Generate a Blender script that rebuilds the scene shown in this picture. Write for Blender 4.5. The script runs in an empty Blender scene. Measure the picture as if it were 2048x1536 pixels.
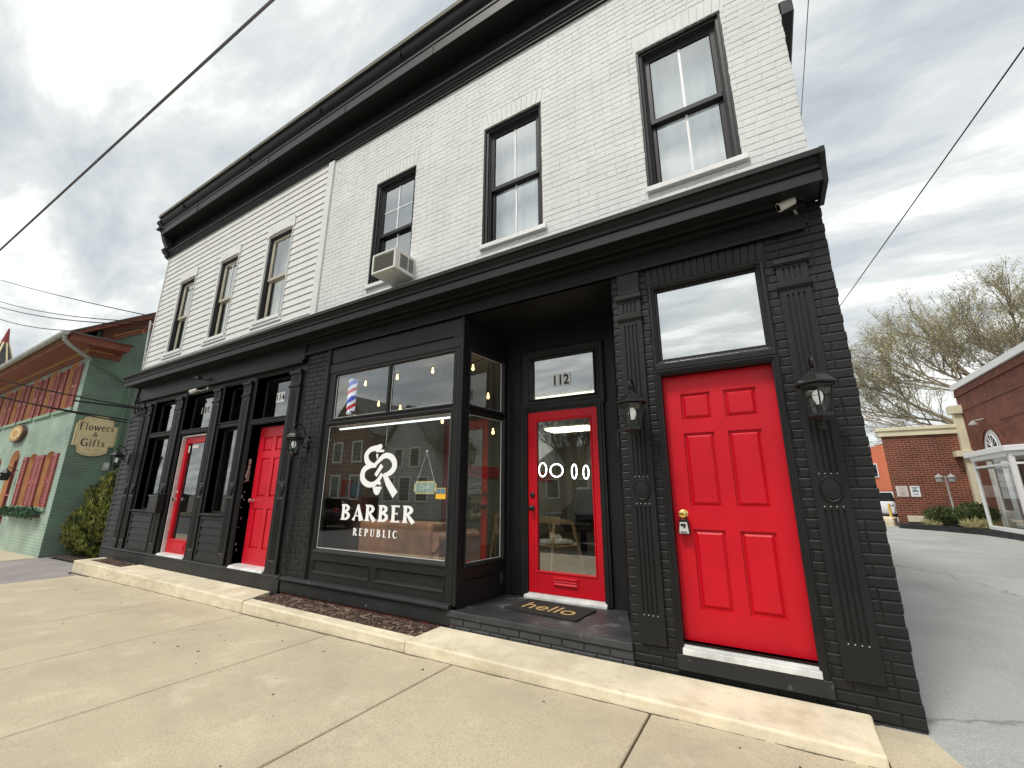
import bpy, math, random
from mathutils import Vector, Matrix
R = math.radians
random.seed(7)
scene = bpy.context.scene
COL = scene.collection

# ---------------------------------------------------------------- camera
cam_d = bpy.data.cameras.new('camera'); cam = bpy.data.objects.new('camera', cam_d); COL.objects.link(cam)
cam_d.sensor_fit = 'HORIZONTAL'; cam_d.sensor_width = 36; cam_d.lens = 846.083 / 2048 * 36
cam_d.clip_start = 0.05; cam_d.clip_end = 2000
_yaw, _pit, _rol = R(-30.80377), R(14.44179), R(0.214105)
_f = Vector((math.sin(_yaw) * math.cos(_pit), math.cos(_yaw) * math.cos(_pit), math.sin(_pit)))
_r0 = Vector((math.cos(_yaw), -math.sin(_yaw), 0)); _u0 = _r0.cross(_f)
_r = math.cos(_rol) * _r0 + math.sin(_rol) * _u0; _u = -math.sin(_rol) * _r0 + math.cos(_rol) * _u0
cam.matrix_world = Matrix(((_r.x, _u.x, -_f.x, -0.59376), (_r.y, _u.y, -_f.y, -3.62714), (_r.z, _u.z, -_f.z, 1.42512), (0, 0, 0, 1)))
scene.camera = cam

# ---------------------------------------------------------------- sky and sun
SUN_EL, SUN_AZ = 58, 197          # azimuth clockwise from +y
scene.view_settings.view_transform = 'Standard'; scene.view_settings.look = 'None'
scene.view_settings.exposure = 0.2; scene.view_settings.gamma = 1
w = bpy.data.worlds.new('World'); scene.world = w; w.use_nodes = True
nt = w.node_tree; nt.nodes.clear(); N = nt.nodes.new; K = nt.links.new
out = N('ShaderNodeOutputWorld'); bg = N('ShaderNodeBackground'); bg.inputs[1].default_value = 0.12
sky = N('ShaderNodeTexSky'); sky.sky_type = 'NISHITA'; sky.sun_disc = False
sky.sun_elevation = R(SUN_EL); sky.sun_rotation = R(SUN_AZ); sky.dust_density = 2.0
tc = N('ShaderNodeTexCoord'); sep = N('ShaderNodeSeparateXYZ'); K(tc.outputs['Generated'], sep.inputs[0])
mx = N('ShaderNodeMath'); mx.operation = 'MAXIMUM'; mx.inputs[1].default_value = 0.0; K(sep.outputs[2], mx.inputs[0])
ad = N('ShaderNodeMath'); ad.operation = 'ADD'; ad.inputs[1].default_value = 0.16; K(mx.outputs[0], ad.inputs[0])
dx = N('ShaderNodeMath'); dx.operation = 'DIVIDE'; K(sep.outputs[0], dx.inputs[0]); K(ad.outputs[0], dx.inputs[1])
dy = N('ShaderNodeMath'); dy.operation = 'DIVIDE'; K(sep.outputs[1], dy.inputs[0]); K(ad.outputs[0], dy.inputs[1])
cb = N('ShaderNodeCombineXYZ'); K(dx.outputs[0], cb.inputs[0]); K(dy.outputs[0], cb.inputs[1])
mp = N('ShaderNodeMapping'); mp.inputs['Rotation'].default_value = (0, 0, R(28)); mp.inputs['Scale'].default_value = (0.55, 1.25, 1); mp.inputs['Location'].default_value = (3.4, 1.2, 0)
K(cb.outputs[0], mp.inputs[0])
def noise(sc, det, rough, dist, src):
    n = N('ShaderNodeTexNoise'); n.inputs['Scale'].default_value = sc; n.inputs['Detail'].default_value = det
    n.inputs['Roughness'].default_value = rough; n.inputs['Distortion'].default_value = dist; K(src, n.inputs['Vector']); return n
def ramp(src, stops):
    r = N('ShaderNodeValToRGB'); e = r.color_ramp.elements
    while len(e) < len(stops): e.new(0.5)
    for i, (p, c) in enumerate(stops): e[i].position = p; e[i].color = (*c, 1)
    K(src, r.inputs[0]); return r
n1 = noise(2.9, 10, 0.6, 0.25, mp.outputs[0]); n2 = noise(0.55, 4, 0.5, 0.2, mp.outputs[0])
mxn = N('ShaderNodeMix'); mxn.data_type = 'FLOAT'; mxn.inputs[0].default_value = 0.38; K(n1.outputs[0], mxn.inputs[2]); K(n2.outputs[0], mxn.inputs[3])
# cloud brightness: grey-violet bellies to white tops (radiance / strength)
cr = ramp(mxn.outputs[0], [(0.34, (3.5, 3.9, 4.3)), (0.43, (4.7, 5.05, 5.3)), (0.505, (6.0, 6.3, 6.3)), (0.57, (8.4, 8.6, 8.4))])
n3 = noise(0.8, 5, 0.55, 0.3, mp.outputs[0])
gap = ramp(n3.outputs[0], [(0.58, (0, 0, 0)), (0.68, (0.45, 0.45, 0.45))])
mix = N('ShaderNodeMix'); mix.data_type = 'RGBA'; K(gap.outputs[0], mix.inputs[0]); K(cr.outputs[0], mix.inputs[6]); K(sky.outputs[0], mix.inputs[7])
sd = N('ShaderNodeVectorMath'); sd.operation = 'DOT_PRODUCT'; K(tc.outputs['Generated'], sd.inputs[0]); sd.inputs[1].default_value = (math.sin(R(SUN_AZ)) * math.cos(R(SUN_EL)), math.cos(R(SUN_AZ)) * math.cos(R(SUN_EL)), math.sin(R(SUN_EL)))
gl_ = N('ShaderNodeMapRange'); gl_.interpolation_type = 'SMOOTHSTEP'; gl_.inputs[1].default_value = 0.66; gl_.inputs[2].default_value = 1.0; gl_.inputs[3].default_value = 1.0; gl_.inputs[4].default_value = 1.7; K(sd.outputs['Value'], gl_.inputs[0])
sc_ = N('ShaderNodeVectorMath'); sc_.operation = 'SCALE'; K(mix.outputs[2], sc_.inputs[0]); K(gl_.outputs[0], sc_.inputs['Scale'])
K(sc_.outputs[0], bg.inputs[0]); K(bg.outputs[0], out.inputs[0])

sl = bpy.data.lights.new('sun', 'SUN'); sl.energy = 2.1; sl.angle = R(12); sl.color = (1, 0.95, 0.88)
so = bpy.data.objects.new('sun', sl); COL.objects.link(so)
_d = Vector((math.sin(R(SUN_AZ)) * math.cos(R(SUN_EL)), math.cos(R(SUN_AZ)) * math.cos(R(SUN_EL)), math.sin(R(SUN_EL))))
so.rotation_euler = _d.to_track_quat('Z', 'Y').to_euler(); so.location = _d * 60
scene.cycles.max_bounces = 8; scene.cycles.transparent_max_bounces = 16; scene.cycles.sample_clamp_indirect = 4

# ---------------------------------------------------------------- materials
MATS = {}
def mat(name, col, rough=0.6, bump=(), var=0.0, vscale=3.0, col2=None, metal=0.0, emit=None, estr=0.0, spec=0.5, speck=None, scale3=None, streak=None, cracks=None):
    """bump: list of (scale, strength, distance); var: brightness variation; col2: second colour mixed by noise; speck=(scale,thresh,colour)"""
    if name in MATS: return MATS[name]
    m = bpy.data.materials.new(name); m.use_nodes = True; nt = m.node_tree; b = nt.nodes['Principled BSDF']
    N = nt.nodes.new; K = nt.links.new
    b.inputs['Base Color'].default_value = (*col, 1); b.inputs['Roughness'].default_value = rough; b.inputs['Metallic'].default_value = metal
    b.inputs['Specular IOR Level'].default_value = spec
    tc = N('ShaderNodeTexCoord'); src = tc.outputs['Object']
    if scale3:
        mp = N('ShaderNodeMapping'); mp.inputs['Scale'].default_value = scale3; K(src, mp.inputs[0]); src = mp.outputs[0]
    cur = None
    if col2 is not None or var:
        n = N('ShaderNodeTexNoise'); n.inputs['Scale'].default_value = vscale; n.inputs['Detail'].default_value = 8; n.inputs['Roughness'].default_value = 0.65; K(src, n.inputs['Vector'])
        r = N('ShaderNodeValToRGB'); r.color_ramp.elements[0].position = 0.35; r.color_ramp.elements[1].position = 0.65; K(n.outputs[0], r.inputs[0])
        c2 = col2 if col2 is not None else tuple(c * (1 - var) for c in col)
        r.color_ramp.elements[0].color = (*c2, 1); r.color_ramp.elements[1].color = (*(col if col2 is not None else tuple(min(1, c * (1 + var * .5)) for c in col)), 1)
        cur = r.outputs[0]
    if speck:
        n = N('ShaderNodeTexNoise'); n.inputs['Scale'].default_value = speck[0]; n.inputs['Detail'].default_value = 3; K(src, n.inputs['Vector'])
        r = N('ShaderNodeValToRGB'); r.color_ramp.elements[0].position = speck[1]; r.color_ramp.elements[1].position = speck[1] + 0.06; K(n.outputs[0], r.inputs[0])
        mi = N('ShaderNodeMix'); mi.data_type = 'RGBA'; K(r.outputs[0], mi.inputs[0])
        if cur: K(cur, mi.inputs[6])
        else: mi.inputs[6].default_value = (*col, 1)
        mi.inputs[7].default_value = (*speck[2], 1); cur = mi.outputs[2]
    def dark(fac, c):
        mi = N('ShaderNodeMix'); mi.data_type = 'RGBA'; K(fac, mi.inputs[0])
        if cur: K(cur, mi.inputs[6])
        else: mi.inputs[6].default_value = (*col, 1)
        mi.inputs[7].default_value = (*c, 1); return mi.outputs[2]
    for q in (streak or []):     # weather streaks, dirt and scuffs: (mapping scale, noise scale, start, end, amount, colour)
        mp = N('ShaderNodeMapping'); mp.inputs['Scale'].default_value = q[0]; K(tc.outputs['Object'], mp.inputs[0])
        n = N('ShaderNodeTexNoise'); n.inputs['Scale'].default_value = q[1]; n.inputs['Detail'].default_value = 7; n.inputs['Roughness'].default_value = .7; K(mp.outputs[0], n.inputs['Vector'])
        mr = N('ShaderNodeMapRange'); mr.inputs[1].default_value = q[2]; mr.inputs[2].default_value = q[3]; mr.inputs[4].default_value = q[4]; K(n.outputs[0], mr.inputs[0]); cur = dark(mr.outputs[0], q[5])
    if cracks:
        n = N('ShaderNodeTexNoise'); n.inputs['Scale'].default_value = 2.5; n.inputs['Detail'].default_value = 6; K(src, n.inputs['Vector'])
        va = N('ShaderNodeVectorMath'); va.operation = 'MULTIPLY_ADD'; K(n.outputs[1], va.inputs[0]); va.inputs[1].default_value = (.5, .5, .5); K(src, va.inputs[2])
        vo = N('ShaderNodeTexVoronoi'); vo.feature = 'DISTANCE_TO_EDGE'; vo.inputs['Scale'].default_value = cracks[0]; K(va.outputs[0], vo.inputs['Vector'])
        mr = N('ShaderNodeMapRange'); mr.inputs[1].default_value = 0; mr.inputs[2].default_value = cracks[1]; mr.inputs[3].default_value = cracks[2]; mr.inputs[4].default_value = 0; K(vo.outputs['Distance'], mr.inputs[0]); cur = dark(mr.outputs[0], tuple(c * .3 for c in col))
    if cur: K(cur, b.inputs['Base Color'])
    prev = None
    for (s, st, dist) in bump:
        n = N('ShaderNodeTexNoise'); n.inputs['Scale'].default_value = s; n.inputs['Detail'].default_value = 5; K(src, n.inputs['Vector'])
        bp = N('ShaderNodeBump'); bp.inputs['Strength'].default_value = st; bp.inputs['Distance'].default_value = dist; K(n.outputs[0], bp.inputs['Height'])
        if prev: K(prev, bp.inputs['Normal'])
        prev = bp.outputs[0]
    if prev: K(prev, b.inputs['Normal'])
    if emit: b.inputs['Emission Color'].default_value = (*emit, 1); b.inputs['Emission Strength'].default_value = estr
    MATS[name] = m; return m

def brick_mat(name, c1, c2, mortar, axis, bw=0.21, bh=0.07, bump=0.6, rough=0.8):
    """running bond in the wall's own plane; axis 'x' = wall along x, 'y' = wall along y"""
    m = bpy.data.materials.new(name); m.use_nodes = True; nt = m.node_tree; b = nt.nodes['Principled BSDF']; N = nt.nodes.new; K = nt.links.new
    tc = N('ShaderNodeTexCoord'); sp = N('ShaderNodeSeparateXYZ'); K(tc.outputs['Object'], sp.inputs[0]); cb = N('ShaderNodeCombineXYZ')
    K(sp.outputs[0 if axis == 'x' else 1], cb.inputs[0]); K(sp.outputs[2], cb.inputs[1])
    nz = N('ShaderNodeTexNoise'); nz.inputs['Scale'].default_value = 5; K(tc.outputs['Object'], nz.inputs['Vector'])
    va = N('ShaderNodeVectorMath'); va.operation = 'MULTIPLY_ADD'; K(nz.outputs[1], va.inputs[0]); va.inputs[1].default_value = (0.02, 0.012, 0); K(cb.outputs[0], va.inputs[2])
    br = N('ShaderNodeTexBrick'); br.inputs['Scale'].default_value = 1; br.inputs['Brick Width'].default_value = bw; br.inputs['Row Height'].default_value = bh
    br.inputs['Mortar Size'].default_value = 0.006; br.inputs['Mortar Smooth'].default_value = 0.3; br.inputs['Bias'].default_value = -0.1
    br.inputs['Color1'].default_value = (*c1, 1); br.inputs['Color2'].default_value = (*c2, 1); br.inputs['Mortar'].default_value = (*mortar, 1)
    K(va.outputs[0], br.inputs['Vector'])
    n2 = N('ShaderNodeTexNoise'); n2.inputs['Scale'].default_value = 1.3; n2.inputs['Detail'].default_value = 8; K(tc.outputs['Object'], n2.inputs['Vector'])
    mr = N('ShaderNodeMapRange'); mr.inputs[1].default_value = 0.3; mr.inputs[2].default_value = 0.7; mr.inputs[3].default_value = 0.72; mr.inputs[4].default_value = 1.15; K(n2.outputs[0], mr.inputs[0])
    mm = N('ShaderNodeVectorMath'); mm.operation = 'SCALE'; K(br.outputs[0], mm.inputs[0]); K(mr.outputs[0], mm.inputs['Scale']); K(mm.outputs[0], b.inputs['Base Color'])
    inv = N('ShaderNodeMath'); inv.operation = 'SUBTRACT'; inv.inputs[0].default_value = 1; K(br.outputs['Fac'], inv.inputs[1])
    bp = N('ShaderNodeBump'); bp.inputs['Strength'].default_value = bump; bp.inputs['Distance'].default_value = 0.006; K(inv.outputs[0], bp.inputs['Height'])
    n4 = N('ShaderNodeTexNoise'); n4.inputs['Scale'].default_value = 60; n4.inputs['Detail'].default_value = 4; K(tc.outputs['Object'], n4.inputs['Vector'])
    bp2 = N('ShaderNodeBump'); bp2.inputs['Strength'].default_value = 0.3; bp2.inputs['Distance'].default_value = 0.003; K(n4.outputs[0], bp2.inputs['Height']); K(bp.outputs[0], bp2.inputs['Normal'])
    K(bp2.outputs[0], b.inputs['Normal']); b.inputs['Roughness'].default_value = rough
    return m

def glass(name, ior=1.7, tint=(0.86, 0.9, 0.88), extra=0.0, wob=0.0):
    m = bpy.data.materials.new(name); m.use_nodes = True; nt = m.node_tree; nt.nodes.clear(); N = nt.nodes.new; K = nt.links.new
    o = N('ShaderNodeOutputMaterial'); tr = N('ShaderNodeBsdfTransparent'); tr.inputs[0].default_value = (*tint, 1)
    gl = N('ShaderNodeBsdfGlossy'); gl.inputs['Roughness'].default_value = 0.0; gl.inputs['Color'].default_value = (0.96, 0.98, 0.97, 1)
    fr = N('ShaderNodeFresnel'); ge = N('ShaderNodeNewGeometry'); mi_ = N('ShaderNodeMapRange'); mi_.inputs[3].default_value = ior; mi_.inputs[4].default_value = 1 / ior; K(ge.outputs['Backfacing'], mi_.inputs[0]); K(mi_.outputs[0], fr.inputs[0]); a = N('ShaderNodeMath'); a.operation = 'ADD'; a.use_clamp = True; a.inputs[1].default_value = extra; K(fr.outputs[0], a.inputs[0])
    if wob:
        tc = N('ShaderNodeTexCoord'); n = N('ShaderNodeTexNoise'); n.inputs['Scale'].default_value = 2.2; n.inputs['Detail'].default_value = 1; K(tc.outputs['Object'], n.inputs['Vector'])
        bp = N('ShaderNodeBump'); bp.inputs['Strength'].default_value = 1; bp.inputs['Distance'].default_value = wob; K(n.outputs[0], bp.inputs['Height']); K(bp.outputs[0], gl.inputs['Normal'])
    mi = N('ShaderNodeMixShader'); K(a.outputs[0], mi.inputs[0]); K(tr.outputs[0], mi.inputs[1]); K(gl.outputs[0], mi.inputs[2]); K(mi.outputs[0], o.inputs[0])
    return m

M = dict(
 white_brick=mat('white_painted_brick', (.68, .685, .66), .62, [(28, .5, .004), (110, .35, .0015)], .08, 1.6, streak=[((3, 3, .35), 3, .5, .75, .3, (.42, .42, .39)), ((1, 1, 1), 22, .64, .72, .35, (.5, .5, .47))]),
 white_wood=mat('white_painted_wood', (.68, .68, .65), .5, [(9, .15, .004)], .06, 2.0, streak=[((3, 3, .4), 3, .52, .75, .25, (.42, .42, .38))]),
 white_sill=mat('white_painted_stone', (.74, .74, .71), .6, [(20, .5, .006)], .12, 4),
 black_brick=mat('black_painted_brick', (.015, .015, .0155), .5, [(34, .5, .004), (120, .3, .0012)], .3, 2.0, spec=.3, streak=[((1, 1, 1), 26, .68, .73, .5, (.1, .1, .1))]),
 black_wood=mat('black_painted_wood', (.0125, .0125, .013), .48, [(14, .25, .002), (60, .2, .0008)], .3, 2.5, spec=.3),
 black_base=mat('black_painted_base', (.022, .023, .024), .55, [(14, .35, .003)], .35, 3.0, speck=(7, .72, (.14, .14, .14)), spec=.3),
 cream_wood=mat('cream_painted_wood', (.5, .46, .36), .5, [(20, .2, .002)], .15),
 red_door=mat('red_door_paint', (.58, .003, .014), .42, spec=.35, bump=[(9, .2, .003), (70, .15, .0008)], var=.14, vscale=1.2, streak=[((3, 3, .6), 2.5, .5, .8, .35, (.36, .003, .012)), ((1, 1, 1), 40, .72, .75, .5, (.6, .25, .22))]),
 red_door_worn=mat('red_door_paint_worn', (.6, .004, .02), .42, [(9, .12, .002)], .2, 1.5),
 alu=mat('white_aluminium', (.6, .6, .58), .35, [(30, .1, .001)], .25, 6),
 brass=mat('brass', (.85, .6, .2), .2, metal=1.0),
 dark_metal=mat('dark_metal', (.02, .02, .02), .35, [(60, .2, .001)], metal=.4),
 chrome=mat('chrome', (.8, .8, .8), .12, metal=1.0),
 concrete=mat('sidewalk_concrete', (.54, .46, .325), .85, [(55, .6, .004), (240, .6, .0015)], .14, .6, speck=(110, .53, (.41, .35, .245)), streak=[((1, 1, 1), 1.3, .46, .68, .6, (.37, .32, .235)), ((1, 1, 1), 7, .56, .7, .4, (.34, .3, .23)), ((1, 1, 1), 45, .66, .7, .6, (.22, .19, .14)), ((1, 1, 1), 2.4, .55, .7, .4, (.66, .58, .44))]),
 step=mat('step_concrete', (.74, .65, .48), .85, [(30, .5, .005), (200, .5, .0014)], .2, 1.9, streak=[((1, 1, 3), 2.6, .46, .7, .7, (.46, .365, .225)), ((1, 1, 1), 12, .58, .7, .45, (.42, .36, .26)), ((1, 1, 1), 60, .62, .68, .6, (.33, .28, .2))]),
 joint=mat('joint_dirt', (.05, .043, .037), .95, [(30, .6, .01)]),
 road_asphalt=mat('road_asphalt', (.09, .09, .088), .9, [(90, .9, .006)], .25, .5, speck=(120, .58, (.14, .14, .138))), asphalt=mat('asphalt', (.36, .36, .345), .9, [(90, .9, .006), (14, .3, .006)], .2, .5, speck=(120, .56, (.48, .48, .46)), streak=[((1, .35, 1), .7, .5, .75, .45, (.24, .24, .235)), ((1, 1, 1), 30, .66, .7, .5, (.16, .16, .155))], cracks=(.2, .005, .6)),
 drive=mat('driveway_paving', (.3, .27, .26), .9, [(60, .6, .004)], .25, .8),
 soil=mat('ground_soil', (.12, .1, .08), 1, [(10, .6, .02)], .3),
 mulch=mat('mulch', (.05, .032, .024), .95, [(60, 1, .01)], .4, 20),
 chip=mat('mulch_chip', (.09, .055, .04), .9, var=.5, vscale=12), chip2=mat('mulch_chip_pale', (.26, .18, .13), .9),
 redbrick_raw=mat('bare_red_brick', (.24, .06, .035), .9, [(40, .6, .004)], .4, 6, col2=(.035, .035, .035)),
 clear=glass('window_glass', 1.62), clear2=glass('double_glass', 2.2, (.93, .95, .95), .18, .0006), mirror=glass('filmed_glass', 2.2, (.5, .5, .5), .5, .0003),
 shop=glass('shop_glass', 2.15, (.9, .93, .92), .08, .0004), doorglass=glass('door_glass', 2.2, (.93, .95, .94), .09, .0004), white_vinyl=mat('white_vinyl', (.88, .88, .86), .5),
 gbg=mat('white_grille', (.8, .8, .8), .4), blind=mat('grey_blind', (.55, .57, .58), .8), curtain=mat('pale_curtain', (.6, .58, .52), .9, [(3, .4, .02)], .2, 8, scale3=(8, 1, .3)),
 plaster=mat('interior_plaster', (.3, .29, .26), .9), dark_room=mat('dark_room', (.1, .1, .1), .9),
 floor_wood=mat('wood_floor', (.07, .045, .028), .35, [(20, .2, .002)], .5, 5, scale3=(1, 8, 1)),
 red_wall=mat('red_accent_paint', (.35, .02, .02), .6), leather=mat('brown_leather', (.42, .2, .115), .45, [(22, .4, .004), (120, .3, .001)], .3, 5),
 ash=mat('ash_wood', (.75, .54, .28), .4, [(14, .1, .001)], .15, 6, scale3=(1, 1, .2)), seat_white=mat('white_seat', (.7, .68, .62), .5),
 bulb=mat('lit_bulb', (1, .8, .5), .3, emit=(1, .62, .22), estr=5), bulb_off_glow=mat('frosted_bulb', (.8, .8, .78), .3, emit=(1, .95, .9), estr=.25),  # the unlit lantern bulb is given a faint glow of its own
 panel=mat('light_panel', (1, 1, .9), .5, emit=(1, .97, .66), estr=5.0), tube_l=mat('lit_ring', (1, 1, 1), .5, emit=(1, 1, 1), estr=5.0),
 strip=mat('lit_strip', (1, 1, 1), .5, emit=(.9, .95, .92), estr=1.6),
 pole_w=mat('pole_white', (.75, .75, .8), .2, emit=(.85, .85, 1), estr=.45), pole_r=mat('pole_red', (.6, .03, .05), .2, emit=(.7, .03, .06), estr=.35), pole_b=mat('pole_blue', (.05, .08, .5), .2, emit=(.08, .13, .7), estr=.4),
 ac_white=mat('ac_white_metal', (.68, .67, .62), .45, var=.12), ac_dark=mat('ac_louvre', (.34, .33, .29), .6), ac_vent=mat('ac_side_vent', (.08, .08, .08), .6),
 mat_black=mat('coir_black', (.02, .018, .015), 1, [(180, 1, .006)]), mat_tan=mat('coir_tan', (.5, .32, .13), 1, [(180, 1, .004)]),
 grey_box=mat('grey_plastic', (.55, .55, .53), .5), green_sign=mat('sage_sign', (.4, .54, .48), .6), cream=mat('cream_board', (.82, .68, .4), .6, var=.1),
 sign_brown=mat('sign_brown', (.09, .05, .045), .6), gold=mat('sign_gold', (.5, .3, .08), .6), yellow=mat('yellow', (.8, .45, .03), .6),
 g_trim=mat('brick_red_trim', (.26, .08, .048), .6, [(15, .2, .003)], .2), g_orange=mat('orange_tan_trim', (.5, .23, .09), .6, var=.2), g_yellow=mat('ochre_trim', (.45, .26, .08), .6),
 shutter=mat('shutter_red', (.33, .075, .062), .55, var=.15), gutter=mat('gutter_galvanised', (.42, .44, .4), .45, var=.2), g_pipe=mat('green_downspout', (.12, .2, .13), .6),
 slate=mat('slate_roof', (.07, .07, .075), .7, [(20, .4, .01)], .4, 5), cream_trim=mat('cream_trim', (.72, .66, .47), .6, var=.12, vscale=2), white_trim=mat('white_trim', (.78, .78, .76), .5),
 bark=mat('bark', (.13, .105, .08), .95, [(30, .8, .01)], .3), bark_tan=mat('twig', (.27, .225, .16), .95), bud=mat('young_leaf', (.42, .42, .18), .8), bud2=mat('young_leaf_pale', (.42, .4, .22), .8),
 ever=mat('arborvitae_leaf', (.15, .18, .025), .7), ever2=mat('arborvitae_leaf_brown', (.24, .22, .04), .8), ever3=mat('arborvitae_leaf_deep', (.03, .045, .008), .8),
 garland=mat('garland_leaf', (.03, .09, .04), .7), shrub=mat('shrub_leaf', (.06, .085, .02), .7), grassy=mat('straw_grass', (.4, .36, .18), .9),
 tyre=mat('tyre', (.015, .015, .015), .8), car_dark=mat('car_paint_dark', (.012, .013, .016), .12, metal=.3), car_white=mat('car_paint_white', (.75, .76, .78), .12), car_glass=mat('car_glass', (.01, .012, .014), .03),
 lamp_red=mat('tail_lamp', (.4, .01, .01), .2), porch=mat('porch_slab_paint', (.045, .047, .05), .5, [(10, .5, .004)], .4, 2.2, speck=(5, .6, (.12, .12, .12)), spec=.4), wire=mat('cable_black', (.008, .008, .009), .8, spec=.1), wire_grey=mat('cable_grey', (.16, .15, .16), .6),
 house_grey=mat('grey_siding', (.42, .43, .43), .7, var=.1), house_tan=mat('tan_siding', (.3, .26, .2), .7), roof_dark=mat('shingle_roof', (.06, .058, .058), .85, [(14, .5, .01)], .3),
 orange_wall=mat('orange_stucco', (.6, .17, .085), .85, var=.08), aged=mat('aged_metal', (.3, .3, .28), .6), green_paint=mat('dark_green_paint', (.01, .06, .03), .6), yellow_post=mat('bollard_yellow', (.72, .5, .12), .6),
 sign_pale=mat('sign_pale', (.62, .56, .5), .6), sign_blue=mat('sign_grey_blue', (.1, .2, .25), .6), vinyl_print=mat('sign_print', (.3, .26, .24), .6), white_clean=mat('white_gloss', (.82, .82, .82), .35), black_clean=mat('number_black', (.02, .02, .02), .5),
 foil=mat('brown_fabric', (.3, .2, .12), .9), cape=mat('grey_cape', (.2, .22, .24), .9, [(8, .5, .02)]), bookr=mat('book_red', (.35, .04, .04), .6), bookb=mat('book_blue', (.1, .2, .28), .6), bookw=mat('book_white', (.55, .55, .5), .6),
)
M['mirror_b'] = glass('sky_mirror_glass', 1.8, (.5, .52, .52), .3, .0006)
M['inner_brick'] = brick_mat('pale_interior_brick', (.3, .31, .26), (.27, .28, .24), (.2, .21, .18), 'y')
M['black_brick_side'] = brick_mat('black_brick_side', (.03, .03, .032), (.026, .026, .028), (.02, .02, .02), 'y')
M['white_brick_side'] = brick_mat('white_brick_side', (.7, .7, .67), (.66, .66, .63), (.6, .6, .57), 'y')
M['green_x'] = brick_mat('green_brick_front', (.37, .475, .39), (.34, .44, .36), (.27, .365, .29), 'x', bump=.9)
M['green_y_shaded'] = brick_mat('green_brick_side_shaded', (.2, .285, .22), (.18, .26, .2), (.135, .205, .15), 'y', bump=.9)  # front green in a darker copy: the side wall's shade is in the colour
M['red_x'] = brick_mat('red_brick_front', (.2, .05, .025), (.11, .032, .02), (.42, .27, .18), 'x', .24, .088)
M['red_y'] = brick_mat('red_brick_wing', (.2, .055, .03), (.13, .038, .022), (.17, .085, .06), 'y', .24, .088)
M['opp_brick'] = brick_mat('brown_brick', (.17, .05, .03), (.12, .04, .028), (.2, .15, .12), 'x')

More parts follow.
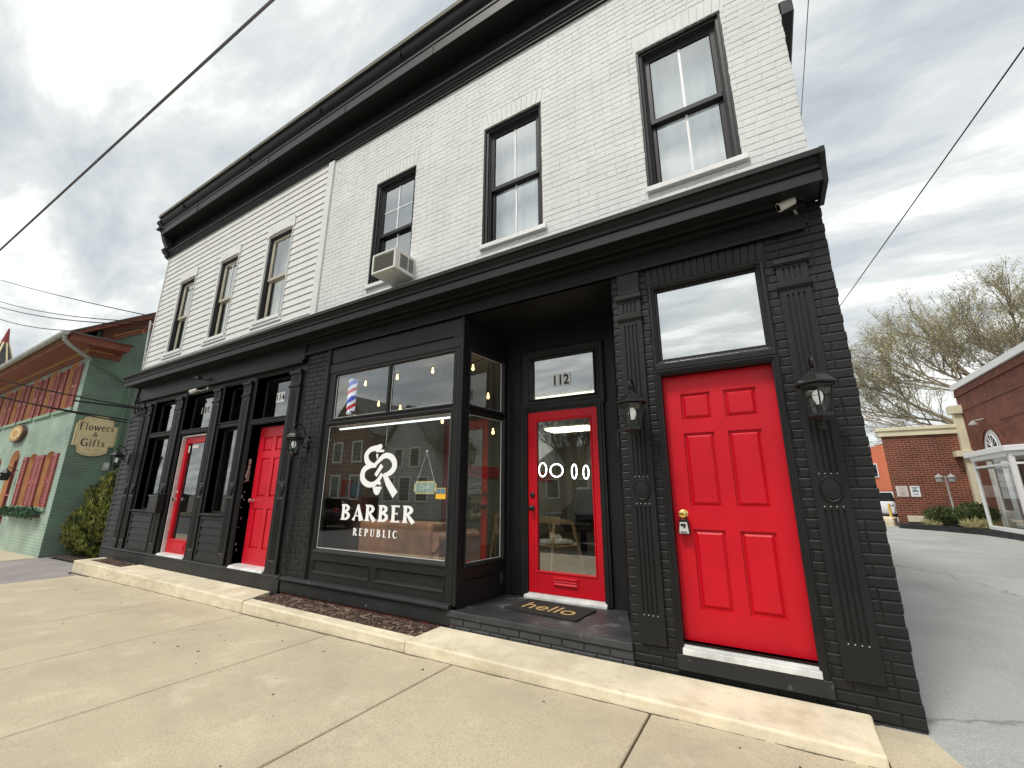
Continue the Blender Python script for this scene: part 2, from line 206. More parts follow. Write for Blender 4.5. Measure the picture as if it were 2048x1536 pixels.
# ---------------------------------------------------------------- mesh helpers
class MB:
    def __init__(s, M4=None): s.v = []; s.f = []; s.mi = []; s.M = M4; s.cur = 0
    def a(s, p):
        p = Vector(p)
        if s.M is not None: p = s.M @ p
        s.v.append(p); return len(s.v) - 1
    def face(s, idx): s.f.append(idx); s.mi.append(s.cur)
    def poly(s, pts): s.face([s.a(p) for p in pts])
    def hexa(s, b, t):
        """b, t: 4 bottom points and 4 top points, same order"""
        i = [s.a(p) for p in b] + [s.a(p) for p in t]
        s.face([i[3], i[2], i[1], i[0]]); s.face(i[4:8])
        for k in range(4): s.face([i[k], i[(k + 1) % 4], i[4 + (k + 1) % 4], i[4 + k]])
        return s
    def box(s, x0, x1, y0, y1, z0, z1):
        return s.hexa([(x0, y0, z0), (x1, y0, z0), (x1, y1, z0), (x0, y1, z0)], [(x0, y0, z1), (x1, y0, z1), (x1, y1, z1), (x0, y1, z1)])
    def prism(s, pts, d, caps=True):
        """pts: 3D polygon; d: extrusion vector"""
        d = Vector(d); n = len(pts); a = [s.a(p) for p in pts]; b = [s.a(Vector(p) + d) for p in pts]
        if caps: s.face(a[::-1]); s.face(b)
        for k in range(n): s.face([a[k], a[(k + 1) % n], b[(k + 1) % n], b[k]])
        return s
    def px(s, prof, x0, x1): return s.prism([(x0, y, z) for y, z in prof], (x1 - x0, 0, 0))
    def py(s, prof, y0, y1): return s.prism([(x, y0, z) for x, z in prof], (0, y1 - y0, 0))
    def pz(s, prof, z0, z1): return s.prism([(x, y, z0) for x, y in prof], (0, 0, z1 - z0))
    def tube(s, pts, r, n=8, caps=True):
        pts = [Vector(p) for p in pts]; rr = r if isinstance(r, (list, tuple)) else [r] * len(pts); rings = []
        up = None
        for i, p in enumerate(pts):
            d = (pts[min(i + 1, len(pts) - 1)] - pts[max(i - 1, 0)]).normalized()
            if up is None: up = Vector((0, 0, 1)) if abs(d.z) < .9 else Vector((1, 0, 0))
            a = d.cross(up).normalized(); b = a.cross(d).normalized(); up = b
            rings.append([s.a(p + (a * math.cos(2 * math.pi * k / n) + b * math.sin(2 * math.pi * k / n)) * rr[i]) for k in range(n)])
        for i in range(len(rings) - 1):
            for k in range(n): s.face([rings[i][k], rings[i][(k + 1) % n], rings[i + 1][(k + 1) % n], rings[i + 1][k]])
        if caps: s.face(rings[0][::-1]); s.face(rings[-1])
        return s
    def lathe(s, prof, c, n=16, axis='z', ph=0.0):
        c = Vector(c); rings = []
        for r, h in prof:
            ring = []
            for k in range(n):
                a = 2 * math.pi * k / n + ph; u, v = r * math.cos(a), r * math.sin(a)
                p = {'z': (u, v, h), 'y': (u, h, v), 'x': (h, u, v)}[axis]; ring.append(s.a(c + Vector(p)))
            rings.append(ring)
        for i in range(len(rings) - 1):
            for k in range(n): s.face([rings[i][k], rings[i][(k + 1) % n], rings[i + 1][(k + 1) % n], rings[i + 1][k]])
        s.face(rings[0][::-1]); s.face(rings[-1]); return s
    def frame(s, x0, x1, z0, z1, prof):
        """mitred frame; prof = closed list of (outward offset, y)"""
        n = len(prof); rings = []
        for sx, sz in ((-1, -1), (1, -1), (1, 1), (-1, 1)):
            rings.append([s.a(((x0 - o) if sx < 0 else (x1 + o), y, (z0 - o) if sz < 0 else (z1 + o))) for o, y in prof])
        for i in range(4):
            A, B = rings[i], rings[(i + 1) % 4]
            for k in range(n): s.face([A[k], A[(k + 1) % n], B[(k + 1) % n], B[k]])
        return s
    def frame3(s, x0, x1, z0, z1, prof):
        """three-sided casing (no bottom member)"""
        n = len(prof); rings = []
        for sx, top in ((-1, 0), (-1, 1), (1, 1), (1, 0)):
            rings.append([s.a(((x0 - o) if sx < 0 else (x1 + o), y, (z1 + o) if top else z0)) for o, y in prof])
        for i in range(3):
            A, B = rings[i], rings[i + 1]
            for k in range(n): s.face([A[k], A[(k + 1) % n], B[(k + 1) % n], B[k]])
        s.face(rings[0][::-1]); s.face(rings[3]); return s
    def plate(s, x0, x1, z0, z1, holes=(), y=0.0, depth=0.1, back=None):
        """wall face at y with holes cut; reveals go in by depth (or a hole's own 5th value); back: close each hole at its depth"""
        xs = sorted({x0, x1, *[min(max(h[0], x0), x1) for h in holes], *[min(max(h[1], x0), x1) for h in holes]})
        zs = sorted({z0, z1, *[min(max(h[2], z0), z1) for h in holes], *[min(max(h[3], z0), z1) for h in holes]})
        for i in range(len(xs) - 1):
            for j in range(len(zs) - 1):
                cx, cz = (xs[i] + xs[i + 1]) / 2, (zs[j] + zs[j + 1]) / 2
                if any(h[0] < cx < h[1] and h[2] < cz < h[3] for h in holes): continue
                s.poly([(xs[i], y, zs[j]), (xs[i + 1], y, zs[j]), (xs[i + 1], y, zs[j + 1]), (xs[i], y, zs[j + 1])])
        for h in holes:
            d = h[4] if len(h) > 4 else depth; a, b, c, e = max(h[0], x0), min(h[1], x1), max(h[2], z0), min(h[3], z1)
            s.poly([(a, y, c), (a, y + d, c), (a, y + d, e), (a, y, e)]); s.poly([(b, y, c), (b, y, e), (b, y + d, e), (b, y + d, c)])
            s.poly([(a, y, e), (a, y + d, e), (b, y + d, e), (b, y, e)]); s.poly([(a, y, c), (b, y, c), (b, y + d, c), (a, y + d, c)])
            if back: s.poly([(a, y + d, c), (b, y + d, c), (b, y + d, e), (a, y + d, e)])
        return s
    def rim(s, x0, x1, z0, z1, y, depth):
        s.poly([(x0, y, z0), (x0, y + depth, z0), (x0, y + depth, z1), (x0, y, z1)]); s.poly([(x1, y, z0), (x1, y, z1), (x1, y + depth, z1), (x1, y + depth, z0)])
        s.poly([(x0, y, z1), (x1, y, z1), (x1, y + depth, z1), (x0, y + depth, z1)]); s.poly([(x0, y, z0), (x0, y + depth, z0), (x1, y + depth, z0), (x1, y, z0)]); return s
    def build(s, name, m, parent=None, smooth=None, bevel=0.0, label=None, seg=1, recalc=True):
        vs = s.v; lo = Vector([min(v[i] for v in vs) for i in range(3)]); hi = Vector([max(v[i] for v in vs) for i in range(3)])
        c = Vector(((lo.x + hi.x) / 2, (lo.y + hi.y) / 2, lo.z))
        me = bpy.data.meshes.new(name); me.from_pydata([v - c for v in vs], [], s.f)
        for mm in (m if isinstance(m, (list, tuple)) else [m]): me.materials.append(M[mm] if isinstance(mm, str) else mm)
        if isinstance(m, (list, tuple)): me.polygons.foreach_set('material_index', s.mi)
        if recalc:
            import bmesh
            bm = bmesh.new(); bm.from_mesh(me); bmesh.ops.remove_doubles(bm, verts=bm.verts, dist=1e-5) if recalc == 'weld' else None
            bmesh.ops.recalc_face_normals(bm, faces=bm.faces); bm.to_mesh(me); bm.free()
        me.update()
        if smooth is not None: me.shade_smooth(); me.set_sharp_from_angle(angle=R(smooth))
        o = bpy.data.objects.new(name, me); COL.objects.link(o)
        if parent is not None: o.parent = parent; o.location = c - wloc(parent)
        else: o.location = c
        if bevel:
            b = o.modifiers.new('bevel', 'BEVEL'); b.width = bevel; b.segments = seg; b.limit_method = 'ANGLE'; b.angle_limit = R(40)
        if label: o['label'] = label
        return o

def wloc(o):
    p = o.location.copy()
    while o.parent: o = o.parent; p = p + o.location
    return p
def thing(name, label, cat, loc, group=None):
    o = bpy.data.objects.new(name, None); COL.objects.link(o); o.location = loc; o.empty_display_size = .2
    o['label'] = label; o['category'] = cat
    if group: o['group'] = group
    return o
def tag(o, label=None, cat=None, group=None, kind=None):
    if label: o['label'] = label
    if cat: o['category'] = cat
    if group: o['group'] = group
    if kind: o['kind'] = kind
    return o
def dup(root, loc, label=None, rotz=None, scale=None):
    r = root.copy(); COL.objects.link(r); r.location = loc
    if rotz is not None: r.rotation_euler = (0, 0, rotz)
    if scale: r.scale = (scale,) * 3
    if label: r['label'] = label
    for ch in root.children:
        c = ch.copy(); COL.objects.link(c); c.parent = r
        for g in ch.children:
            d = g.copy(); COL.objects.link(d); d.parent = c
    return r
def text(s, size, m, parent, name, origin, ux, uz, ext=.001, width=None, label=None, bold=0.0):
    """flat lettering with its left baseline at origin, reading along ux, up along uz"""
    cu = bpy.data.curves.new('t', 'FONT'); cu.body = s; cu.size = size; cu.extrude = ext; cu.offset = bold
    t = bpy.data.objects.new('t', cu); COL.objects.link(t); dg = bpy.context.evaluated_depsgraph_get()
    me = bpy.data.meshes.new_from_object(t.evaluated_get(dg)); bpy.data.objects.remove(t); bpy.data.curves.remove(cu)
    xs = [v.co.x for v in me.vertices]; k = (width / (max(xs) - min(xs))) if width else 1; x0 = min(xs)
    ux, uz = Vector(ux).normalized(), Vector(uz).normalized(); n = ux.cross(uz); O = Vector(origin)
    mb = MB()
    for v in me.vertices: mb.a(O + ux * (v.co.x - x0) * k + uz * v.co.y + n * v.co.z)
    for p in me.polygons: mb.face(list(p.vertices))
    bpy.data.meshes.remove(me)
    return mb.build(name, m, parent, label=label, recalc=False)
def gz(x): return .109 + .012 * max(-26, min(x, 9))

# ribbon lettering ------------------------------------------------
def arc(cx, cy, rx, ry, a0, a1, n=9): return [(cx + rx * math.cos(R(a0 + (a1 - a0) * i / (n - 1))), cy + ry * math.sin(R(a0 + (a1 - a0) * i / (n - 1)))) for i in range(n)]
T_, t_ = .2, .085
def V_(x, w=T_, z0=0, z1=1): return ([(x, z0), (x, z0 + .1), (x, (z0 + z1) / 2), (x, z1 - .1), (x, z1)], [w * 1.75, w * 1.05, w * .92, w * 1.05, w * 1.75])
def st(*a): return a
def bowl(x, zc, rx, rz): 
    p = [(x, zc + rz)] + arc(x + .02, zc, rx, rz, 90, -90, 13) + [(x, zc - rz)]
    n = len(p); return (p, [t_] + [t_ + (T_ * 1.0 - t_) * math.sin(math.pi * i / (n - 3)) for i in range(n - 2)] + [t_])
GL = {
 'B': (.68, [V_(.16), bowl(.16, .755, .32, .205), bowl(.16, .275, .38, .235)]),
 'R': (.74, [V_(.16), bowl(.16, .735, .34, .225), ([(.3, .5), (.45, .27), (.66, 0)], [.13, .2, .25])]),
 'A': (.76, [([(.1, 0), (.2, .25), (.39, .97)], [.2, .085, .1]), ([(.38, 1), (.5, .55), (.66, 0)], [.14, .2, .3]), ([(.2, .3), (.55, .3)], [.075, .075])]),
 'E': (.6, [V_(.16), ([(.16, .955), (.44, .955), (.52, .93)], [t_, t_, .17]), ([(.16, .52), (.38, .52), (.43, .52)], [.075, .075, .16]), ([(.16, .045), (.46, .045), (.55, .075)], [t_, t_, .17])]),
 'P': (.66, [V_(.16), bowl(.16, .72, .36, .24)]),
 'U': (.72, [([(.15, 1), (.15, .9), (.15, .35)] + arc(.35, .25, .2, .2, 180, 300, 7), [.34, .19, .19, .19, .18, .16, .13, .1, .09, .09]), ([(.58, 1), (.58, .9), (.58, .3), (.5, .1)], [.22, .09, .08, .07])]),
 'L': (.56, [V_(.16), ([(.16, .045), (.44, .045), (.52, .085)], [t_, t_, .19])]),
 'I': (.34, [V_(.16)]),
 'C': (.68, [(arc(.4, .5, .3, .46, 42, 318, 17), [.14, .09, .09, .1, .13, .17, .19, .2, .2, .2, .19, .17, .13, .1, .09, .09, .12])]),
 'F': (.62, [V_(.18, .17), ([(.18, .95), (.5, .95), (.6, .86)], [.08, .08, .13]), ([(.18, .52), (.42, .52), (.44, .52)], [.075, .075, .2]), ([(.02, .62), (.1, .56), (.18, .56)], [.12, .07, .07])]),
 'G': (.82, [(arc(.42, .5, .33, .46, 45, 330, 17), [.14, .09, .09, .1, .13, .16, .18, .19, .19, .19, .18, .16, .13, .1, .09, .1, .12]), ([(.7, 0), (.7, .1), (.7, .42)], [.13, .14, .14]), ([(.5, .42), (.85, .42)], [.07, .07])]),
 'l': (.32, [V_(.16, .13, 0, 1)]), 'i': (.32, [V_(.16, .13, 0, .64), ([(.16, .78), (.16, .93)], [.15, .15])]),
 'o': (.58, [(arc(.29, .32, .2, .3, 90, 450, 21), [.08, .09, .11, .14, .16, .16, .15, .13, .1, .09, .08, .09, .11, .14, .16, .16, .15, .13, .1, .09, .08])]),
 'w': (.84, [([(.06, .64), (.25, 0)], [.2, .12]), ([(.25, 0), (.42, .6)], [.08, .08]), ([(.4, .64), (.58, 0)], [.14, .12]), ([(.58, 0), (.76, .64)], [.08, .16])]),
 'e': (.54, [(arc(.28, .32, .2, .3, 5, 325, 17), [.1, .11, .1, .09, .09, .1, .13, .15, .16, .16, .15, .13, .1, .09, .08, .08, .08]), ([(.1, .36), (.47, .36)], [.06, .06])]),
 'r': (.44, [V_(.14, .13, 0, .64), ([(.18, .48), (.28, .6), (.4, .58)], [.07, .09, .17])]),
 's': (.46, [([(.4, .52), (.28, .62), (.12, .56), (.12, .42), (.25, .34), (.36, .24), (.36, .1), (.22, .02), (.06, .12)], [.12, .08, .1, .13, .15, .14, .12, .08, .13])]),
 'f': (.4, [([(.16, 0), (.16, .08), (.16, .75), (.24, .93), (.38, .9)], [.22, .13, .13, .1, .14]), ([(.02, .62), (.34, .62)], [.07, .07])]),
 't': (.38, [([(.16, .9), (.16, .2), (.24, .04), (.36, .06)], [.09, .13, .1, .06]), ([(.02, .64), (.34, .64)], [.07, .07])]),
}
def ribbon(mb, strokes, place, k0=0):
    """strokes = [(points, widths)] in letter units; place(u, v, lift) -> 3D point"""
    k = k0
    for pts, ws in strokes:
        L_, Rr = [], []
        for i, (x, z) in enumerate(pts):
            a = pts[max(i - 1, 0)]; b = pts[min(i + 1, len(pts) - 1)]; dx_, dz_ = b[0] - a[0], b[1] - a[1]; l = math.hypot(dx_, dz_) or 1
            nx, nz = -dz_ / l * ws[i] / 2, dx_ / l * ws[i] / 2; L_.append((x + nx, z + nz)); Rr.append((x - nx, z - nz))
        for i in range(len(pts) - 1): mb.poly([place(*L_[i], k), place(*Rr[i], k), place(*Rr[i + 1], k), place(*L_[i + 1], k)])
        k += 1
    return k
def letters(s, place, x0, x1, z0, h, gap=.1):
    """fit the word between x0 and x1"""
    tot = sum(GL[c][0] for c in s) + gap * (len(s) - 1); sx = (x1 - x0) / tot; mb = MB(); x = x0; k = 0
    for c in s:
        k = ribbon(mb, GL[c][1], lambda u, v, q, x=x: place(x + u * sx, z0 + v * h, q % 7)); x += (GL[c][0] + gap) * sx
    return mb

# brick courses ---------------------------------------------------
def bricks(mb, x0, x1, z0, z1, holes=(), y=0.0, h=.0675, L=.21, jit=.0016, prot=.009, corner=None, joint=.008, u2=.0045, hdr=6):
    rnd = random.Random(int(x0 * 100) + int(z0 * 10)); n = int(round((z1 - z0) / h)); h = (z1 - z0) / n
    for j in range(n):
        za, zb = z0 + j * h, z0 + (j + 1) * h; zc = (za + zb) / 2; segs = [(x0, x1)]
        for a, b, c, d in holes:
            if c < zc < d:
                ns = []
                for p, q in segs:
                    if b <= p or a >= q: ns.append((p, q)); continue
                    if a > p: ns.append((p, a))
                    if b < q: ns.append((b, q))
                segs = ns
        header = (j % hdr == hdr - 1); ll = L / 2 if header else L; off = (0 if j % 2 else ll / 2)
        for p, q in segs:
            cuts = [p]; c = math.floor((p - off) / ll) * ll + off
            while c < q:
                if c > p + .03 and c < q - .03: cuts.append(c + rnd.uniform(-.006, .006))
                c += ll
            cuts.append(q)
            for i in range(len(cuts) - 1):
                a, b = cuts[i], cuts[i + 1]; e0 = cuts[i] == p; e1 = cuts[i + 1] == q
                a2 = a + (rnd.uniform(-.004, .005) if e0 else joint / 2); b2 = b - (rnd.uniform(-.004, .005) if e1 else joint / 2)
                f = y - rnd.uniform(-jit, jit); g = y + prot; u = rnd.uniform(.3, .5) * prot; c0, c1 = za + joint / 2 + rnd.uniform(-.0012, .0012), zb - joint / 2 + rnd.uniform(-.0012, .0012)
                bk = (y + .1) if (corner is not None and e1 and abs(q - corner) < .01) else g
                tl = rnd.uniform(-.0012, .0012)
                B = [mb.a(v) for v in ((a2, bk, c0), (b2, bk, c0), (b2, bk, c1), (a2, bk, c1))]
                if bk > g: B2 = [mb.a(v) for v in ((a2, g, c0), (b2, g, c0), (b2, g, c1), (a2, g, c1))]
                Fm = [mb.a(v) for v in ((a2, f + u, c0), (b2, f + u + tl, c0), (b2, f + u + tl, c1), (a2, f + u, c1))]
                Ff = [mb.a(v) for v in ((a2 + u2, f, c0 + u2), (b2 - u2, f + tl, c0 + u2), (b2 - u2, f + tl, c1 - u2), (a2 + u2, f, c1 - u2))]
                mb.face(Ff)
                for k in range(4): mb.face([Fm[k], Fm[(k + 1) % 4], Ff[(k + 1) % 4], Ff[k]]); mb.face([B[k], B[(k + 1) % 4], Fm[(k + 1) % 4], Fm[k]])
    return mb

def soldier(mb, x0, x1, z0, z1, n, y=0.0, splay=.06, prot=.009):
    """jack arch of bricks on end"""
    rnd = random.Random(3); m = (x0 + x1) / 2
    for i in range(n):
        a, b = x0 + (x1 - x0) * i / n + .004, x0 + (x1 - x0) * (i + 1) / n - .004; f = y - rnd.uniform(.002, .004)
        ta, tb = a + (a - m) / (x1 - m) * splay, b + (b - m) / (x1 - m) * splay
        mb.hexa([(a, f, z0), (b, f, z0), (b, y + prot, z0), (a, y + prot, z0)], [(ta, f, z1), (tb, f, z1), (tb, y + prot, z1), (ta, y + prot, z1)])

def clap(mb, x0, x1, z0, z1, c, holes=(), y=0.0, lip=.016):
    n = int(round((z1 - z0) / c)); c = (z1 - z0) / n
    for j in range(n):
        za, zb = z0 + j * c, z0 + (j + 1) * c; segs = [(x0, x1)]; zc = (za + zb) / 2
        for a, b, d, e in holes:
            if d < zc < e:
                ns = []
                for p, q in segs:
                    if b <= p or a >= q: ns.append((p, q)); continue
                    if a > p: ns.append((p, a))
                    if b < q: ns.append((b, q))
                segs = ns
        for p, q in segs:
            mb.px([(y + .005, za), (y - lip, za), (y - lip - .002, za + .003), (y - .003, zb + .004), (y + .005, zb + .004)], p, q)
# ==== END HELPERS

# ================================================================ MAIN BUILDING
BLD = thing('commercial_building', 'long two-storey storefront building, black ground floor with red doors, white brick and clapboard above', 'building', (-6.2, 0, .1))
DEPTH = 11.0
W1 = [(-1.255, -.45, 4.25, 5.934), (-3.186, -2.373, 4.25, 5.934), (-5.148, -4.346, 4.25, 5.934)]
W2 = [(-7.938, -7.219, 4.296, 5.939), (-9.643, -8.975, 4.296, 5.939), (-11.387, -10.698, 4.296, 5.939)]
# --- white painted brick
mb = MB(); mb.plate(-6.25, -.004, 3.7, 7.0, W1, y=.0045, depth=.11)
Z0 = 3.79; bricks(mb, -6.25, 0, Z0, Z0 + .0675 * 47, [(a, b, c, d + .0) for a, b, c, d in W1] + [(a - .03, b + .03, d, d + .2) for a, b, c, d in W1], corner=0, L=.205, prot=.005, joint=.0045, u2=.006, jit=.0013)
for a, b, c, d in W1: soldier(mb, a - .0, b + .0, d + .004, d + .2, 12, splay=.03, y=.002, prot=.003)
mb.build('upper_brick_wall', 'white_brick', BLD, label='white painted brick upper wall')
# --- white clapboards
mb = MB(); mb.plate(-12.38, -6.25, 3.7, 7.0, W2, y=.006, depth=.12)
flash = [(a - .07, b + .035, c - .12, d + .24) for a, b, c, d in W2]
clap(mb, -12.36, -6.38, 3.86, 6.985, .125, [(a - .055, b + .02, c - .1, d + .2) for a, b, c, d in W2])
mb.build('clapboard_wall', 'white_wood', BLD, label='white clapboard upper wall')
for xa, xb in ((-6.385, -6.245), (-12.385, -12.345)): mb = MB(); mb.box(xa, xb, -.03, .01, 3.84, 6.98); mb.build('corner_board', 'white_wood', BLD, bevel=.004)
mb = MB(); mb.px([(.0, 3.84), (-.05, 3.84), (-.045, 3.87), (0, 3.9)], -12.38, -6.25)
mb.build('flashing_strip', 'white_wood', BLD)
# --- side, rear walls and roof
mb = MB(); mb.poly([(-.006, .1, 0), (-.006, DEPTH, 0), (-.006, DEPTH, 3.85), (-.006, .1, 3.85)])
mb.build('side_wall', 'black_brick_side', BLD, label='black painted brick side wall beside the driveway')
mb = MB(); mb.poly([(-.006, .1, 3.85), (-.006, DEPTH, 3.85), (-.006, DEPTH, 7.6), (-.006, .1, 7.6)])
mb.build('side_wall', 'white_brick_side', BLD)
mb = MB(); mb.poly([(-12.385, .0, -.2), (-12.385, DEPTH, -.2), (-12.385, DEPTH, 7.6), (-12.385, .0, 7.6)]); mb.poly([(-12.385, DEPTH, -.2), (-.006, DEPTH, -.2), (-.006, DEPTH, 7.6), (-12.385, DEPTH, 7.6)])
mb.build('rear_wall', 'white_brick_side', BLD)
mb = MB(); mb.box(-12.38, -.01, -.02, DEPTH, 7.62, 7.7); mb.build('roof', 'roof_dark', BLD)

# --- upper windows
def sash_window(a, b, c, d, dark, munt, label, hm=False):
    wm = 'black_wood' if dark else 'black_wood'
    KY = 1.0 if dark else .5; FI = .074 if dark else .04
    mb = MB(); mb.frame(a, b, c, d, [(.0, .012 * KY), (-.022 * FI / .074, .012 * KY), (-.022 * FI / .074, .03 * KY), (-.05 * FI / .074, .036 * KY), (-.05 * FI / .074, .055 * KY), (-.062 * FI / .074, .06 * KY), (-.062 * FI / .074, .075 * KY), (-FI, .08 * KY), (-FI, .12), (.0, .12)])
    root = mb.build('window', 'black_wood', BLD, label=label, bevel=.002)
    i0, i1, j0, j1 = a + FI, b - FI, c + .05, d - FI; zm = c + .80; s = .046; yo = 0 if dark else -.035
    sm = 'black_wood' if dark else 'cream_wood'
    mb = MB()                                        # upper sash in front, lower behind
    mb.frame(i0 + s, i1 - s, zm + .03, j1 - s, [(0, .096 + yo), (.01, .084 + yo), (s, .084 + yo), (s, .11 + yo), (0, .11 + yo)]); mb.build('sash', sm, root)
    mb = MB(); mb.frame(i0 + s, i1 - s, j0 + s, zm - .03, [(0, .127 + yo), (.01, .115 + yo), (s, .115 + yo), (s, .145 + yo), (0, .145 + yo)]); mb.build('sash', sm, root)
    mb = MB(); mb.box(i0 + .002, i1 - .002, .078 + yo, .15 + yo, zm - .028, zm + .03); mb.build('meeting_rail', sm, root, bevel=.006)
    mb = MB(); mb.poly([(i0 + s, .1 + yo, zm + .03), (i1 - s, .1 + yo, zm + .03), (i1 - s, .1 + yo, j1 - s), (i0 + s, .1 + yo, j1 - s)]); mb.build('glass', 'clear2', root)
    mb = MB(); mb.poly([(i0 + s, .13 + yo, j0 + s), (i1 - s, .13 + yo, j0 + s), (i1 - s, .13 + yo, zm - .03), (i0 + s, .13 + yo, zm - .03)]); mb.build('glass', 'clear2', root)
    if munt:
        mb = MB(); xc = (i0 + i1) / 2; mb.box(xc - .011, xc + .011, .094 + yo, .099 + yo, zm + .03, j1 - s); mb.box(xc - .011, xc + .011, .124 + yo, .129 + yo, j0 + s, zm - .03)
        if hm: mb.box(i0 + s, i1 - s, .0945, .0985, (zm + j1) / 2 - .03, (zm + j1) / 2 - .014)
        mb.build('grille_bar', 'gbg', root)
    return root
L3 = ['upper window nearest the right corner, above the big red panelled door', 'middle of the three upper windows in the white brick', 'upper window holding the air conditioner']
for i, q in enumerate(W1):
    rt = sash_window(*q, True, True, L3[i], hm=(i == 2))
    mb = MB(); a, b, c, d = q; mb.px([(.02, c + .012), (-.036, c - .008), (-.038, c - .06), (-.032, c - .068), (.01, c - .075)], a - .01, b + .05 if i else b + .045)
    mb.build('sill', 'white_sill', rt, bevel=.006)
for i, q in enumerate(W2):
    rt = sash_window(*q, False, i > 0, ['upper clapboard window nearest the brick, without grille', 'middle upper window of the clapboard wall', 'far left upper window of the clapboard wall'][i])
    a, b, c, d = q
    mb = MB(); mb.box(a - .07, b + .0, -.05, .01, c - .075, c - .004); mb.box(a - .17, b + .04, -.034, .008, c - .125, c - .07); mb.build('sill', 'white_sill', rt, bevel=.008)
    mb = MB(); rn = random.Random(i); n = 14; top = []; bot = []
    for k in range(n + 1):
        x = a - .055 + (b - a + .1) * k / n; bot.append((x, -.028 - rn.uniform(0, .006), d + .02 - (.05 if k == 0 else 0) + rn.uniform(-.004, .004) + .012 * math.sin(math.pi * k / n))); top.append((x, -.03 - rn.uniform(0, .012), d + .2 + .0 * k + rn.uniform(-.006, .006)))
    for k in range(n): mb.hexa([bot[k], bot[k + 1], (bot[k + 1][0], .01, bot[k + 1][2]), (bot[k][0], .01, bot[k][2])], [top[k], top[k + 1], (top[k + 1][0], .01, top[k + 1][2]), (top[k][0], .01, top[k][2])])
    mb.build('lintel', 'white_sill', rt, smooth=50)
    mb = MB(); mb.box(a - .062, a - .004, -.022, .01, c, d + .02); mb.box(b + .003, b + .022, -.03, .01, c - .02, d + .21); mb.build('side_trim', 'white_wood', rt, bevel=.003)
# rooms behind the upper windows
mb = MB(); mb.plate(-12.3, -.1, 3.9, 6.9, W1 + W2, y=.16, depth=0.001)
for p in ([(-12.3, .16, 3.9), (-.1, .16, 3.9), (-.1, 4, 3.9), (-12.3, 4, 3.9)], [(-12.3, 4, 3.9), (-.1, 4, 3.9), (-.1, 4, 6.9), (-12.3, 4, 6.9)], [(-12.3, .16, 6.9), (-.1, .16, 6.9), (-.1, 4, 6.9), (-12.3, 4, 6.9)]): mb.poly(p)
for x in (-12.3, -6.3, -.1): mb.poly([(x, .16, 3.9), (x, 4, 3.9), (x, 4, 6.9), (x, .16, 6.9)])
mb.build('upper_room', 'plaster', BLD)
mb = MB()
for i, (a, b, c, d) in enumerate(W1 + W2):
    if i == 2: continue
    # hanging blinds with shallow folds
    n = 16; y0 = .24
    for k in range(n):
        xa, xb = a + .02 + (b - a - .04) * k / n, a + .02 + (b - a - .04) * (k + 1) / n; ya, yb = y0 + .012 * (k % 2), y0 + .012 * ((k + 1) % 2)
        mb.poly([(xa, ya, c), (xb, yb, c), (xb, yb, d), (xa, ya, d)])
mb.build('window_blind', 'blind', BLD)
mb = MB()
for (a, b, c, d) in W2:
    for k in range(8):
        xa = a + .03 + .026 * k; mb.poly([(xa, .2 + .02 * (k % 2), c), (xa + .026, .2 + .02 * ((k + 1) % 2), c), (xa + .026, .2 + .02 * ((k + 1) % 2), c + .9), (xa, .2 + .02 * (k % 2), c + .9)])
mb.build('curtain', 'curtain', BLD)

# --- roof cornice
mb = MB()
mb.px([(.0, 7.36), (-.262, 7.36), (-.262, 7.345), (-.283, 7.345), (-.283, 7.5), (-.295, 7.515), (-.295, 7.545), (-.27, 7.56), (-.275, 7.6), (-.3, 7.62), (-.33, 7.66), (-.35, 7.71), (-.355, 7.745), (-.385, 7.75), (-.385, 7.80), (-.36, 7.83), (0, 7.86)], -12.36, .03)
cor = mb.build('roof_cornice', 'black_wood', BLD, smooth=35, label='deep black roof cornice')
mb = MB(); mb.px([(-.386, 7.755), (-.392, 7.756), (-.392, 7.826), (-.36, 7.842), (-.355, 7.836), (-.386, 7.82)], -12.38, .035); mb.build('gutter_lip', mat('weathered_edge', (.12, .105, .07), .7, var=.4, vscale=8), cor)
mb = MB()
for x in (-10.6, -7.9, -5.75, -3.9, -2.2): mb.box(x, x + .012, -.29, -.26, 7.345, 7.51); mb.box(x - .6, x - .59, -.36, -.3, 7.63, 7.75)
mb.build('cornice_seam', 'black_base', cor)
mb = MB(); mb.box(-12.37, .0, -.012, .01, 6.98, 7.36); mb.build('frieze', 'black_wood', BLD)
mb = MB(); mb.px([(.0, 6.865), (-.03, 6.865), (-.03, 6.9), (-.045, 6.905), (-.045, 6.935), (-.06, 6.94), (-.066, 6.965), (-.095, 6.985), (-.1, 7.01), (-.06, 7.03), (0, 7.035)], -12.37, 0)
mb.build('frieze_moulding', 'black_wood', BLD, smooth=35)
# bracket at the left end
mb = MB(); P_ = [(0, 7.62), (-.34, 7.72), (-.36, 7.66), (-.3, 7.6), (-.3, 7.52), (-.26, 7.48), (-.2, 7.3), (-.13, 7.16), (-.12, 7.1), (-.16, 7.07), (-.15, 7.0), (-.1, 6.96), (-.08, 6.9), (0, 6.86)]
mb.px(P_, -12.5, -12.36); mb.lathe([(.035, -.09), (.055, -.085), (.055, .085), (.035, .09)], (-12.43, -.315, 7.7), 14, 'x')
mb.box(-12.51, -12.35, -.35, -.05, 7.5, 7.545); mb.box(-12.51, -12.35, -.17, -.0, 7.04, 7.08)
mb.build('bracket', mat('carved_black', (.035, .035, .033), .55, [(40, 1, .02)], .3), BLD, bevel=.004)

